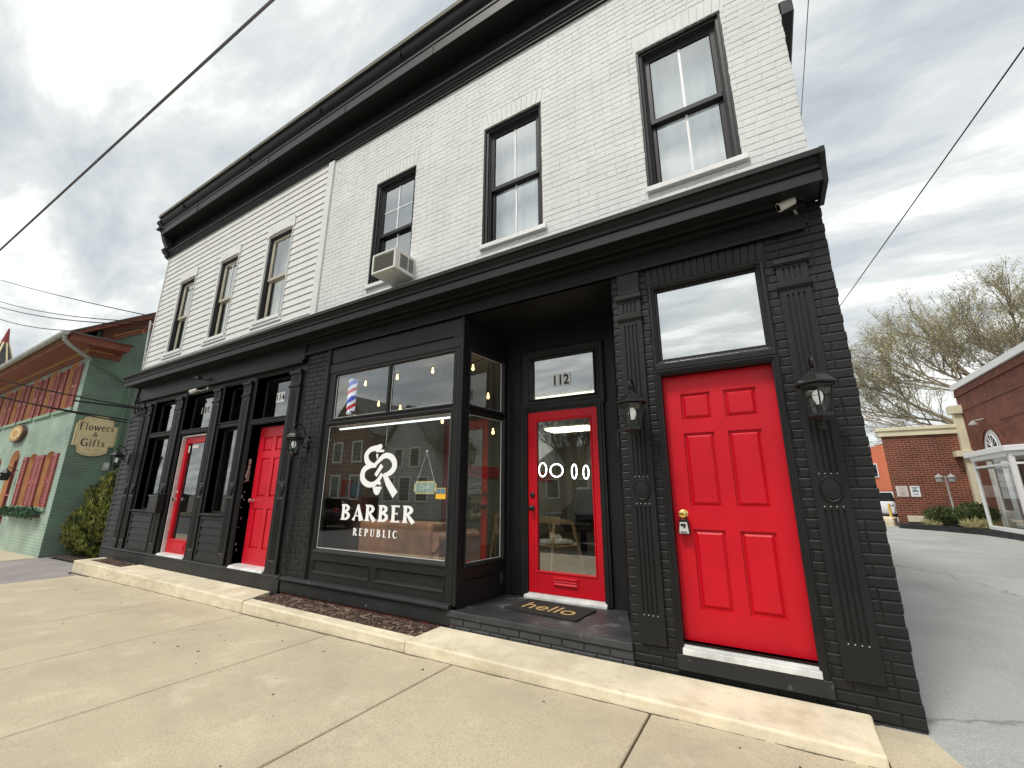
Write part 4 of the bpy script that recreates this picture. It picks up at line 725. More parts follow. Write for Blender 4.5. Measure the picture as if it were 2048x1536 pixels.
# --- interior of the barber shop
IX0, IX1, IY1, IZ0, IZ1 = -6.12, -.7, 9, .33, 3.12
RIN = [(IX0, .06), (-3.47, .06), (-3.39, .93), (-1.87, .93), (-1.87, .93), (IX1, .93), (IX1, IY1), (IX0, IY1)]
mb = MB(); mb.poly([(x, y, IZ0) for x, y in RIN]); mb.build('shop_floor', 'floor_wood', BLD)
mb = MB(); mb.poly([(IX0, .06, IZ0), (IX0, IY1, IZ0), (IX0, IY1, IZ1), (IX0, .06, IZ1)]); mb.build('interior_wall', 'inner_brick', BLD)
mb = MB(); mb.poly([(IX0, IY1, IZ0), (IX1, IY1, IZ0), (IX1, IY1, IZ1), (IX0, IY1, IZ1)]); mb.poly([(IX1, 1, IZ0), (IX1, IY1, IZ0), (IX1, IY1, IZ1), (IX1, 1, IZ1)]); mb.poly([(x, y, IZ1) for x, y in RIN]); mb.poly([(-1.87, .93, IZ0), (IX1, .93, IZ0), (IX1, .93, IZ1), (-1.87, .93, IZ1)]); mb.build('interior_wall', 'plaster', BLD)
mb = MB(); mb.box(IX0 + .002, IX0 + .03, 3.0, 3.5, IZ0, IZ1); mb.box(IX0 + .002, IX0 + .03, 3.5, 8, 1.75, 2.0); mb.build('red_wall_stripe', 'red_wall', BLD)
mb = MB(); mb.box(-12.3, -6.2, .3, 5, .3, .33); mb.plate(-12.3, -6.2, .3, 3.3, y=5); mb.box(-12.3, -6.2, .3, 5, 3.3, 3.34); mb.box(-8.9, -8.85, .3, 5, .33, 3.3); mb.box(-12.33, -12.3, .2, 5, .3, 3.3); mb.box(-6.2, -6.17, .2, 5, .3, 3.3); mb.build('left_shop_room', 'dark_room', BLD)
mb = MB(); mb.box(-5.55, -3.6, .07, .1, 2.27, 2.33); mb.build('blind_rail', 'white_trim', BLD); mb = MB(); mb.tube([(-4.62, .09, 2.3), (-4.62, .09, 1.98)], .004, 5); mb.build('blind_cord', 'gbg', BLD)

# ================================================================ GROUND
def strip(x0, x1, y0, y1, dz, n=None):
    xs = sorted({x0, x1, *[v for v in (-26, 9) if x0 < v < x1]}); mb = MB()
    for i in range(len(xs) - 1): mb.poly([(xs[i], y0, gz(xs[i]) + dz), (xs[i + 1], y0, gz(xs[i + 1]) + dz), (xs[i + 1], y1, gz(xs[i + 1]) + dz), (xs[i], y1, gz(xs[i]) + dz)])
    return mb
tag(strip(-300, 300, -300, 300, -.16).build('ground', 'soil'), kind='structure')
tag(strip(-120, 120, -11.6, -4.3, -.13).build('road', 'road_asphalt'), kind='structure')
tag(strip(-.22, 70, -4.3, 90, -.004).build('parking_lot', 'asphalt'), kind='structure')
mb = strip(-15.45, -11.45, -4.3, -.56, -.012); mb.poly([(-15.45, -.56, gz(-15.4) - .012), (-12.06, -.56, gz(-12) - .012), (-12.5, 1.0, gz(-12) + .0), (-15.4, 1.0, gz(-15) + .0)])
tag(mb.build('driveway_apron', 'drive'), kind='structure')
# sidewalk slabs with open joints
mb = MB(); xs = [.06, -1.42, -3.0, -4.56, -6.09, -7.71, -9.36, -11.03]; g = .007
def slab(mb, xa, xb, ya, yb):
    za, zb = gz(xa), gz(xb); e = .006; d = -.1
    mb.hexa([(xb, ya, zb + d), (xa, ya, za + d), (xa, yb, za + d), (xb, yb, zb + d)], [(xb, ya, zb - e), (xa, ya, za - e), (xa, yb, za - e), (xb, yb, zb - e)])
    B = [(xb, ya, zb - e), (xa, ya, za - e), (xa, yb, za - e), (xb, yb, zb - e)]; T = [(xb + e, ya + e, zb), (xa - e, ya + e, za), (xa - e, yb - e, za), (xb + e, yb - e, zb)]
    for k in range(4): mb.poly([B[k], B[(k + 1) % 4], T[(k + 1) % 4], T[k]])
    mb.poly(T)
for i in range(len(xs) - 1):
    a, b = xs[i] - g, xs[i + 1] + g
    if i == 0:
        slab(mb, -.255, b, -3.02, -.02)
        ed = [(-.25, -3.02), (-.25, -.02), (-.01, -.02), (.02, -.14), (.05, -.28), (.16, -.5), (.3, -1.2), (.34, -3.02)]
        mb.prism([(x, y, gz(x)) for x, y in ed], (0, 0, -.1))
    else: slab(mb, a, b, -3.02, -.02)
    slab(mb, a if i else .3, b, -4.15, -3.04)
slab(mb, -11.03 - g, -11.44, -4.15, -.56)
for k in range(12): slab(mb, -15.46 - 1.6 * k, -15.46 - 1.6 * k - 1.585, -4.15, -.19)
sw = tag(mb.build('sidewalk', 'concrete'), kind='structure')
tag(strip(-34, .3, -4.15, .0, -.05).build('joint_bed', 'joint'), kind='structure')
mb = MB()
for a, b in ((-34, -15.46), (-11.5, .3)): mb.hexa([(a, -4.3, gz(a) - .14), (b, -4.3, gz(b) - .14), (b, -4.155, gz(b) - .14), (a, -4.155, gz(a) - .14)], [(a, -4.3, gz(a) - .005), (b, -4.3, gz(b) - .005), (b, -4.155, gz(b)), (a, -4.155, gz(a))])
tag(mb.build('road_kerb', 'step', bevel=.015), kind='structure')
mb = strip(-60, 60, -14.5, -11.6, .0); mb.box(-60, 60, -11.75, -11.6, -.3, .12); tag(mb.build('far_sidewalk', 'concrete'), kind='structure')
# dark specks, gum and grit lying on the pavement
mb = MB(); rn = random.Random(11)
for k in range(34):
    x, y = rn.uniform(-10, .0), rn.uniform(-2.55, -.56); r_ = rn.choice([.004, .006, .009, .013]); n = 7; z = gz(x) + .0015
    pts = [(x + r_ * rn.uniform(.6, 1.2) * math.cos(6.283 * i / n), y + r_ * rn.uniform(.6, 1.2) * math.sin(6.283 * i / n), z) for i in range(n)]; mb.prism(pts, (0, 0, .002))
tag(mb.build('pavement_grit', 'joint'), kind='stuff')
# grime and sand gathered along the foot of the kerbs
mb = MB(); rn = random.Random(4); xx = [-12.05 + .05 * i for i in range(237)]
for i in range(len(xx) - 1):
    a, b = xx[i], xx[i + 1]; wa = .006 + .016 * abs(math.sin(a * 3.1) * math.sin(a * 7.7)) + rn.uniform(0, .004); yk = -.505 if a < -6.2 else -.525
    mb.poly([(a, yk + .02, gz(a) + .002), (b, yk + .02, gz(b) + .002), (b, yk - wa, gz(b) + .002), (a, yk - wa * .9, gz(a) + .002)])
tag(mb.build('kerb_grime', mat('kerb_grime', (.16, .13, .09), .95, [(60, 1, .01)], .5, 30)), kind='stuff')
# concrete steps and planter kerbs
def wobble(pts, z0, z1, m, name, label, group=None, bev=.016):
    mb = MB(); mb.pz(pts, z0, z1); o = mb.build(name, m, bevel=bev, seg=3); return tag(o, label, 'step' if 'step' in name else 'kerb', group)
wobble([(-3.535, -.525), (-.262, -.535), (-.262, -.25), (-.25, -.035), (-3.54, -.035)], -.05, .165, 'step', 'concrete_step', 'long pale concrete step in front of the porch and the big red panelled door')
wobble([(-10.385, -.5), (-6.19, -.51), (-6.4, -.042), (-10.45, -.042)], -.2, .165, 'step', 'concrete_step', 'pale concrete step in front of the two narrow red doors')
wobble([(-6.185, -.51), (-3.54, -.52), (-3.54, -.37), (-6.25, -.36)], -.1, .158, 'step', 'planter_kerb', 'low concrete kerb holding the mulch under the lettered display window')
wobble([(-12.05, -.5), (-10.39, -.5), (-10.39, -.33), (-11.88, -.33), (-11.9, -.05), (-12.07, -.05)], -.2, .17, 'step', 'planter_kerb', 'concrete kerb round the small mulch bed at the far left end of the storefront')
def mulch(x0, x1, y0, y1, z, label, n):
    mb = MB(); rn = random.Random(int(-x0 * 10)); nx, ny = int((x1 - x0) / .06), int((y1 - y0) / .06); mb.cur = 0
    g = [[mb.a((x0 + (x1 - x0) * i / nx, y0 + (y1 - y0) * j / ny, z + rn.uniform(-.008, .01) + .012 * math.sin(i * .5))) for j in range(ny + 1)] for i in range(nx + 1)]
    for i in range(nx):
        for j in range(ny): mb.face([g[i][j], g[i + 1][j], g[i + 1][j + 1], g[i][j + 1]])
    for k in range(n):
        mb.cur = 1 if rn.random() < .84 else 2; x, y = rn.uniform(x0, x1), rn.uniform(y0, y1); a = rn.uniform(0, 3.14); l, w_ = rn.uniform(.01, .04), rn.uniform(.002, .006); t = rn.uniform(-.3, .3); zz = z + rn.uniform(.0, .025)
        dx_, dy_, dz_ = l * math.cos(a), l * math.sin(a), l * t; ex, ey = -w_ * math.sin(a), w_ * math.cos(a)
        mb.poly([(x - dx_ - ex, y - dy_ - ey, zz - dz_), (x + dx_ - ex, y + dy_ - ey, zz + dz_), (x + dx_ + ex, y + dy_ + ey, zz + dz_ + .004), (x - dx_ + ex, y - dy_ + ey, zz - dz_ + .004)])
    tag(mb.build('mulch_bed', ['mulch', 'chip', 'chip2'], recalc=False), label, 'mulch', kind='stuff')
mulch(-6.24, -3.52, -.37, -.01, .128, 'brown bark mulch under the display window', 2600)
mulch(-11.9, -10.38, -.34, -.03, .14, 'brown bark mulch at the far left end', 900)
mb = strip(-15.3, -12.5, -.1, 7, .03); tag(mb.build('planting_soil', 'mulch'), kind='structure')

# ================================================================ THINGS ON THE FACADE
def lantern(loc, label):
    t = thing('wall_lantern', label, 'lantern', loc, 'black coach lanterns on the storefront'); X0, Y0, Z0_ = loc
    Yl = -.2   # lantern axis, relative to wall
    def m4(): return MB(Matrix.Translation(loc))
    mb = m4(); mb.lathe([(.01, -.026), (.03, -.024), (.05, -.016), (.056, -.0)], (0, 0, .0), 18, 'y'); mb2 = mb; mb2.box(-.028, .028, -.02, 0, -.14, .1); mb.build('backplate', 'dark_metal', t, bevel=.004)
    mb = m4(); p = [(0, -.02, -.06)] + [(0, -.02 - .1 * math.sin(R(a)) - .0, -.0 + .0 - .09 * math.cos(R(a)) + .03) for a in (20, 45, 70)] + [(0, -.1, .12), (0, -.125, .19), (0, -.165, .235), (0, -.205, .24), (0, -.235, .215), (0, -.235, .185), (0, -.215, .17), (0, -.2, .185)]
    p = [(0, -.015, -.08), (0, -.06, -.075), (0, -.085, -.03), (0, -.07, .03), (0, -.055, .1), (0, -.08, .175), (0, -.13, .225), (0, -.185, .235), (0, -.225, .21), (0, -.23, .175), (0, -.205, .155), (0, -.19, .175)]
    q = []
    for i in range(len(p) - 1):
        a, b, c, d = [Vector(p[k]) for k in (max(i - 1, 0), i, i + 1, min(i + 2, len(p) - 1))]
        for u in (0, .33, .66): q.append(.5 * (2 * b + (c - a) * u + (2 * a - 5 * b + 4 * c - d) * u * u + (3 * b - a - 3 * c + d) * u ** 3))
    q.append(Vector(p[-1])); mb.tube(q, .0095, 8); mb.tube([(0, -.06, .0), (0, -.1, -.02), (0, -.11, .02), (0, -.09, .03)], .007, 6); mb.build('arm', 'dark_metal', t, smooth=60)
    c = (0, Yl, 0)
    mb = m4(); mb.lathe([(.006, .155), (.012, .15), (.016, .135), (.03, .125), (.04, .118), (.075, .095), (.105, .062), (.122, .048), (.126, .04), (.122, .032), (.1, .034), (.02, .05)], c, 6, 'z', R(30)); mb.build('roof', 'dark_metal', t, bevel=.002)
    mb = m4(); tr_, br_ = .098, .062
    for k in range(6):
        a = R(30 + 60 * k); mb.tube([(tr_ * math.cos(a), Yl + tr_ * math.sin(a), .034), (br_ * math.cos(a), Yl + br_ * math.sin(a), -.165)], .0055, 5)
        a2 = R(90 + 60 * k); mb.tube([(.085 * math.cos(a2), Yl + .085 * math.sin(a2), .03), (.053 * math.cos(a2), Yl + .053 * math.sin(a2), -.16)], .0025, 4)
        b2 = R(30 + 60 * (k + 1)); m_ = .085
        mb.tube([(m_ * math.cos(a), Yl + m_ * math.sin(a), -.05), (m_ * math.cos(b2), Yl + m_ * math.sin(b2), -.05)], .002, 4) if k % 2 else None
    mb.lathe([(.07, -.162), (.078, -.168), (.078, -.182), (.06, -.192), (.03, -.21), (.014, -.218), (.012, -.232), (.018, -.24), (.012, -.256), (.003, -.266)], c, 6, 'z', R(30)); mb.lathe([(.1, .034), (.103, .026), (.098, .016), (.09, .018)], c, 6, 'z', R(30)); mb.build('cage', 'dark_metal', t)
    mb = m4()
    for k in range(6):
        a, b = R(30 + 60 * k), R(90 + 60 * k); mb.poly([(br_ * .96 * math.cos(a), Yl + br_ * .96 * math.sin(a), -.16), (br_ * .96 * math.cos(b), Yl + br_ * .96 * math.sin(b), -.16), (tr_ * .96 * math.cos(b), Yl + tr_ * .96 * math.sin(b), .03), (tr_ * .96 * math.cos(a), Yl + tr_ * .96 * math.sin(a), .03)])
    mb.build('glass', 'clear', t)
    mb = m4(); mb.lathe([(.003, .0), (.018, -.006), (.028, -.025), (.031, -.045), (.026, -.068), (.016, -.088), (.015, -.1)], c, 14); mb.build('bulb', 'bulb_off_glow', t, smooth=60)
    mb = m4(); mb.lathe([(.016, -.1), (.018, -.105), (.018, -.16)], c, 12); mb.build('socket', 'dark_metal', t); return t
l0 = lantern((-1.485, -.03, 2.1), 'black lantern between the porch and the big red panelled door')
dup(l0, (-.252, -.03, 2.1), 'black lantern right of the big red panelled door, nearest the corner')
dup(l0, (-6.07, -.0, 2.1), 'black lantern on the brick pier between the narrow panelled door and the display window')
dup(l0, (-12.08, -.02, 2.1), 'black lantern at the far left end of the storefront, beside the evergreen')

def dome_cam(loc, d, m, label, back):
    t = thing('security_camera', label, 'camera', loc, 'security cameras under the cornice'); p = Vector(loc); d = Vector(d).normalized()
    mb = MB(); mb.tube([p - d * .02, p + d * .085], [.033, .035], 16); mb.tube([p + d * .086, p + d * .1], .037, 16); mb.build('housing', m, t, smooth=40, bevel=.003)
    mb = MB(); mb.tube([p + d * .1005, p + d * .103], .027, 14); mb.build('lens', 'car_glass', t)
    mb = MB(); mb.tube([p, p + (Vector(back) - p) * .45 + Vector((0, 0, -.03)), back], .009, 8); mb.lathe([(.03, -.012), (.03, 0)], back, 12, 'y'); mb.build('bracket', m if m != 'ac_white' else 'aged', t); return t
dome_cam((-.185, -.1, 3.62), (-1, -.25, -.42), 'ac_white', 'white bullet camera under the cornice at the right corner', (-.15, .0, 3.55))
dome_cam((-9.3, -.17, 3.2), (-.9, -.55, -.45), 'ac_white', 'white bullet camera above the narrow glass door', (-9.14, -.05, 3.24))
dome_cam((-9.28, -.16, 3.43), (-1, -.1, .12), 'dark_metal', 'small black camera above the narrow glass door', (-9.15, -.045, 3.42))
# window air conditioner
t = thing('air_conditioner', 'white window air conditioner sticking out of the upper window', 'air conditioner', (-4.6, -.1, 4.2))
mb = MB(); ax0, ax1, ay0, ay1, az0, az1 = -4.66, -4.245, -.345, .12, 4.12, 4.40; mb.frame(ax0 + .03, ax1 - .03, az0 + .03, az1 - .03, [(0, ay0 + .012), (0, ay0), (.03, ay0), (.03, ay0 + .05)]); mb.box(ax0, ax1, ay0 + .05, ay1, az0, az1); mb.build('case', 'ac_white', t, bevel=.005)
mb = MB(); n = 15
for k in range(n): z = az0 + .035 + (az1 - az0 - .07) * k / n; mb.px([(ay0 + .004, z), (ay0 + .022, z + .012), (ay0 + .02, z + .016), (ay0 + .002, z + .004)], ax0 + .03, ax1 - .03)
mb.poly([(ax0 + .03, ay0 + .024, az0 + .03), (ax1 - .03, ay0 + .024, az0 + .03), (ax1 - .03, ay0 + .024, az1 - .03), (ax0 + .03, ay0 + .024, az1 - .03)]); mb.build('grille', 'ac_dark', t)
mb = MB()
for ya, yb in ((-.26, -.13), (-.11, -.03)):
    for k in range(9): z = az0 + .05 + .021 * k; mb.box(ax1, ax1 + .003, ya, yb, z, z + .014)
mb.build('side_vent', 'ac_vent', t)
mb = MB(); n = 6
for a, b in ((-5.06, ax0), (ax1, -4.43 + .02)):
    for k in range(n): xa, xb = a + (b - a) * k / n, a + (b - a) * (k + 1) / n; mb.poly([(xa, .12 + .01 * (k % 2), 4.3), (xb, .12 + .01 * ((k + 1) % 2), 4.3), (xb, .12 + .01 * ((k + 1) % 2), 4.41), (xa, .12 + .01 * (k % 2), 4.41)])
mb.build('side_curtain', 'ac_white', t)
# mailbox
t = thing('mailbox', 'flat black metal mailbox left of the narrow glass door', 'mailbox', (-10.2, -.05, 1.06))
mb = MB(); mb.py([(-10.36, 1.06), (-10.0, 1.06), (-10.0, 1.36), (-10.36, 1.36)], -.15, -.03); mb.build('body', 'dark_metal', t, bevel=.008)
mb = MB(); mb.px([(-.03, 1.4), (-.16, 1.365), (-.165, 1.345), (-.16, 1.345), (-.03, 1.372)], -10.37, -9.99); mb.build('lid', 'dark_metal', t); mb = MB(); mb.lathe([(.01, -.152), (.01, -.158)], (-10.18, 0, 1.27), 10, 'y'); mb.build('lock', 'chrome', t)
# key safe on the knob
t = thing('key_lockbox', 'small grey key lockbox hanging from the brass knob', 'lockbox', (-1.21, .05, 1.12))
mb = MB(); mb.tube([(-1.235, .03, 1.215), (-1.235, .03, 1.285), (-1.212, .03, 1.305), (-1.19, .03, 1.285), (-1.19, .03, 1.215)], .005, 8); mb.build('shackle', 'dark_metal', t)
mb = MB(); mb.py([(-1.255, 1.12), (-1.168, 1.12), (-1.178, 1.215), (-1.19, 1.232), (-1.235, 1.232), (-1.246, 1.215)], .012, .055); mb.build('body', 'dark_metal', t, bevel=.006)
mb = MB(); mb.py([(-1.248, 1.127), (-1.176, 1.127), (-1.186, 1.21), (-1.239, 1.21)], .006, .014); b_ = mb.build('face_plate', 'grey_box', t, bevel=.003)
mb = MB(); mb.box(-1.233, -1.195, .002, .006, 1.182, 1.2); mb.box(-1.215, -1.2, .002, .006, 1.17, 1.18); mb.box(-1.237, -1.19, .003, .006, 1.136, 1.142); mb.build('dial', 'black_clean', t)
# door mat
t = thing('doormat', 'black coir doormat reading hello in front of the porch door', 'doormat', (-2.6, .48, .316))
mm = Matrix.Translation((-2.6, .48, 0)) @ Matrix.Rotation(R(-4.5), 4, 'Z'); mb = MB(mm); rn = random.Random(2); n = 60; e = [(-.39 + .78 * k / n, -.225) for k in range(n)] + [(.39, -.225 + .45 * k / 36) for k in range(36)] + [(.39 - .78 * k / n, .225) for k in range(n)] + [(-.39, .225 - .45 * k / 36) for k in range(36)]
e = [(x * (1 + rn.uniform(-.012, .004)), y * (1 + rn.uniform(-.02, .008))) for x, y in e]; mb.pz(e, .3155, .331); mb.build('mat', 'mat_black', t)
o = text('hello', .3, 'mat_tan', t, 'lettering', (-2.88, .40, .332), (math.cos(R(-4.5)), math.sin(R(-4.5)), 0), (-math.sin(R(-4.5)), math.cos(R(-4.5)), 0), width=.56, ext=.001)
# open sign on the glass
t = thing('open_sign', 'small sage hanging sign reading Open inside the display window', 'sign', (-3.9, .05, 1.4))
mb = MB(); c_ = .025; q = [(-4.07 + c_, 1.41), (-3.745 - c_, 1.41), (-3.745 - c_, 1.41 + c_), (-3.745, 1.41 + c_), (-3.745, 1.55 - c_), (-3.745 - c_, 1.55 - c_), (-3.745 - c_, 1.55), (-4.07 + c_, 1.55), (-4.07 + c_, 1.55 - c_), (-4.07, 1.55 - c_), (-4.07, 1.41 + c_), (-4.07 + c_, 1.41 + c_)]
mb.py(q, .045, .055); mb.build('border', 'cream', t); mb = MB(); mb.box(-4.045, -3.77, .041, .046, 1.43, 1.53); mb.build('board', 'green_sign', t)
mb = MB(); mb.tube([(-4.03, .05, 1.55), (-3.9, .04, 1.875), (-3.78, .05, 1.55)], .0035, 5); mb.lathe([(.016, 0), (.01, -.012)], (-3.9, .045, 1.88), 8, 'y'); mb.build('cord', 'gbg', t)
bpy_t = text('Open', .085, 'white_vinyl', t, 'lettering', (-3.985, .038, 1.455), (1, 0, .04), (.18, 0, 1), width=.155, bold=.0005)

# ================================================================ INSIDE THE SHOP
t = thing('barber_pole', 'lit red white and blue barber pole in the upper left pane', 'barber pole', (-5.44, .16, 2.42))
mb = MB(); n, rows = 36, 60; c = (-5.44, .16); r_ = .056
ring = [[mb.a((c[0] + r_ * math.cos(2 * math.pi * k / n), c[1] + r_ * math.sin(2 * math.pi * k / n), 2.5 + .44 * j / rows)) for k in range(n)] for j in range(rows + 1)]
for j in range(rows):
    for k in range(n):
        u = (k / n - j / rows * 1.9) % 1.0; mb.cur = 2 if u < .3 else (0 if u < .52 else (1 if u < .74 else 0)); mb.face([ring[j][k], ring[j][(k + 1) % n], ring[j + 1][(k + 1) % n], ring[j + 1][k]])
mb.build('striped_cylinder', ['pole_w', 'pole_r', 'pole_b'], t, smooth=60, recalc=False)
mb = MB(); mb.lathe([(.02, 2.43), (.05, 2.435), (.07, 2.45), (.07, 2.49), (.062, 2.5)], (*c, 0), 24); mb.lathe([(.062, 2.94), (.07, 2.95), (.07, 2.975), (.05, 3.0), (.02, 3.01)], (*c, 0), 24); mb.build('cap', 'chrome', t, smooth=40)
t = thing('string_light', 'string of small warm bulbs hanging along the shop ceiling', 'string light', (-4.6, .6, 2.9))
bl = [(-6.05, .62, 3.0), (-5.72, .6, 3.03), (-5.05, .6, 3.04), (-4.38, .6, 3.04), (-3.7, .6, 2.98), (-5.62, .8, 2.74), (-5.05, .7, 2.6), (-3.66, .9, 2.66), (-3.64, 1.0, 2.2), (-4.17, .6, 2.33)]
mb = MB(); mb.tube([(-6.1, .6, 3.12), *[(x, y, z + .07) for x, y, z in bl[:5]], (-3.4, .6, 3.1)], .004, 5)
for x, y, z in bl[5:]: mb.tube([(x, y, z + .06), (x, y, 3.12)], .003, 4)
mb.build('wire', 'wire', t)
for x, y, z in bl: mb = MB(); mb.lathe([(.003, .05), (.01, .045), (.011, .02), (.017, .0), (.02, -.014), (.012, -.03), (.003, -.034)], (x, y, z), 10); mb.build('bulb', 'bulb', t, smooth=60)
def chair(loc, rot, label, seat='seat_white'):
    t = thing('wooden_armchair', label, 'chair', loc, 'pale wooden armchairs in the barber shop'); m4 = Matrix.Translation(loc) @ Matrix.Rotation(rot, 4, 'Z')
    def B(): return MB(m4)
    arcp = [(.27 * math.cos(R(a)), .25 * math.sin(R(a)) - .02, .72 + .03 * math.sin(R(a))) for a in range(-15, 196, 15)]
    mb = B(); 
    for i in range(len(arcp) - 1):
        p, q = Vector(arcp[i]), Vector(arcp[i + 1]); d = (q - p).normalized(); s_ = Vector((d.y, -d.x, 0)) * .018; h_ = Vector((0, 0, .045 if 2 < i < 11 else .03))
        mb.hexa([p - s_ - h_, q - s_ - h_, q + s_ - h_, p + s_ - h_], [p - s_ + h_, q - s_ + h_, q + s_ + h_, p + s_ + h_])
    mb.build('back_rail', 'ash', t)
    for sx, sy, tx, ty, tz in ((-.3, -.27, -.25, -.1, .7), (.3, -.27, .25, -.1, .7), (-.26, .3, -.19, .17, .72), (.26, .3, .19, .17, .72)):
        mb = B(); mb.tube([(sx, sy, 0), (tx, ty, tz)], [.018, .024], 8); mb.build('leg', 'ash', t, smooth=60)
    mb = B(); mb.box(-.24, .24, -.24, .2, .4, .43); mb.build('seat_frame', 'ash', t, bevel=.01); mb = B(); mb.lathe([(.05, .43), (.2, .43), (.235, .45), (.22, .475), (.02, .485)], (0, -.02, 0), 20); mb.build('seat', seat, t, smooth=60); return t
chair((-3.22, 1.95, .33), R(155), 'pale wooden armchair with a white seat seen through the porch door')
chair((-4.6, 3.0, .33), R(200), 'pale wooden armchair behind the sofa arm, seen through the porch side pane')
t = thing('leather_sofa', 'brown leather sofa with its back to the display window', 'sofa', (-4.7, .9, .33))
mb = MB(); mb.box(-5.4, -4.1, .42, .66, .42, 1.08); mb.build('back', 'leather', t, bevel=.06, seg=4)
for x in (-5.52, -4.12): mb = MB(); mb.tube([(x, .45, .86), (x, 1.3, .84)], .115, 18); mb.box(x - .1, x + .1, .47, 1.28, .4, .85); mb.build('armrest', 'leather', t, smooth=50)
for x in (-5.37, -4.73): mb = MB(); mb.box(x, x + .62, .66, 1.3, .55, .74); mb.build('seat_cushion', 'leather', t, bevel=.05, seg=3)
mb = MB(); mb.box(-5.4, -4.1, .5, 1.26, .38, .55); mb.build('base', 'leather', t, bevel=.02)
t = thing('bookcase', 'dark wooden bookcase against the pale brick wall', 'bookcase', (-5.8, .6, .33))
mb = MB(); mb.box(-6.08, -5.35, .4, .42, .33, 1.36); mb.box(-6.08, -6.05, .42, .72, .33, 1.36); mb.box(-5.38, -5.35, .42, .72, .33, 1.36); [mb.box(-6.05, -5.38, .42, .72, z, z + .03) for z in (.36, .68, 1.0, 1.33)]; mb.build('case', mat('dark_walnut', (.04, .022, .015), .5), t)
rn = random.Random(9); x = -5.98
for k in range(9):
    w_ = rn.uniform(.022, .04); h_ = rn.uniform(.17, .24); mb = MB(); mb.box(x, x + w_, .5, .66, 1.361, 1.361 + h_); o = mb.build('book', rn.choice(['bookr', 'bookb', 'bookw', 'bookr']), bevel=.002)
    tag(o, ['thin book at the left end of the row on the bookcase', 'second book from the left on the bookcase', 'third book from the left on the bookcase', 'fourth book from the left on the bookcase', 'book in the middle of the row on the bookcase', 'fourth book from the right on the bookcase', 'third book from the right on the bookcase', 'second book from the right on the bookcase', 'book at the right end of the row on the bookcase'][k], 'book', 'books standing on the bookcase'); x += w_ + .004
mb = MB(); mb.box(-6.1, -6.07, 3.86, 4.32, .88, 1.36); o = mb.build('framed_picture', mat('abstract_print', (.55, .52, .42), .6, col2=(.03, .03, .03), vscale=9)); tag(o, 'black and cream abstract picture on the pale brick wall', 'picture')
for i, (x, y, z, r_, a) in enumerate([(-4.68, 4.5, 1.9, .14, -30), (-4.37, 4.52, 1.88, .13, 15), (-3.97, 4.5, 1.85, .14, -47), (-3.72, 4.5, 1.83, .13, -45)]):
    m4 = Matrix.Translation((x, y, z)) @ Matrix.Rotation(R(a), 4, 'Z') @ Matrix.Rotation(R(90), 4, 'X'); mb = MB(m4); ring = []
    for k in range(32): ring.append((r_ * math.cos(k * .19635), r_ * math.sin(k * .19635), 0))
    mb.tube(ring + [ring[0]], .013, 6); t = thing('ring_lamp', ['leftmost glowing ring lamp seen through the porch door', 'round glowing ring lamp facing the porch door', 'third glowing ring lamp, seen nearly edge on', 'rightmost glowing ring lamp in the porch door'][i], 'lamp', (x, y, z), 'glowing ring lamps in the barber shop')
    mb.build('lit_ring', 'tube_l', t); mb = MB(); mb.tube([(x, y + .02, z + r_), (x, y + .02, 3.12)], .006, 5); mb.build('hanging_rod', 'dark_metal', t)
mb = MB(); mb.box(-5.65, -4.45, 6.6, 7.2, 3.06, 3.115); o = mb.build('ceiling_light', 'panel'); tag(o, 'flat lit ceiling panel in the back of the barber shop', 'light')
mb = MB(); mb.box(-4.1, -2.9, 3.1, 3.7, 3.06, 3.115); o = mb.build('ceiling_light', 'panel'); tag(o, 'flat lit ceiling panel added out of view near the front to light the pale armchair', 'light')  # added panel, hidden from the camera, to brighten the armchair
mb = MB(); mb.box(-5.95, -3.6, .4, .43, 2.315, 2.335); o = mb.build('strip_light', 'strip'); tag(o, 'thin white strip light along the top of the display window', 'light')
t = thing('barber_chair', 'dark barber chair with a grey cape hung over it', 'barber chair', (-3.7, 4.2, .33))
mb = MB(); mb.lathe([(.32, .33), (.3, .36), (.06, .4), (.05, .75)], (-3.7, 4.2, 0), 20); mb.build('pedestal', 'dark_metal', t, smooth=40); mb = MB(); mb.box(-3.98, -3.42, 3.9, 4.45, .75, .9); mb.build('seat', 'dark_metal', t, bevel=.03); mb = MB(); mb.box(-3.95, -3.45, 4.4, 4.52, .9, 1.5); mb.build('backrest', 'dark_metal', t, bevel=.03)
mb = MB(); mb.hexa([(-3.98, 4.34, 1.0), (-3.5, 4.34, 1.0), (-3.5, 4.56, 1.0), (-3.98, 4.56, 1.0)], [(-3.9, 4.36, 1.54), (-3.55, 4.36, 1.54), (-3.55, 4.55, 1.54), (-3.9, 4.55, 1.54)]); o = mb.build('hair_cape', 'cape', bevel=.04); tag(o, 'grey cape draped over the barber chair', 'cape')

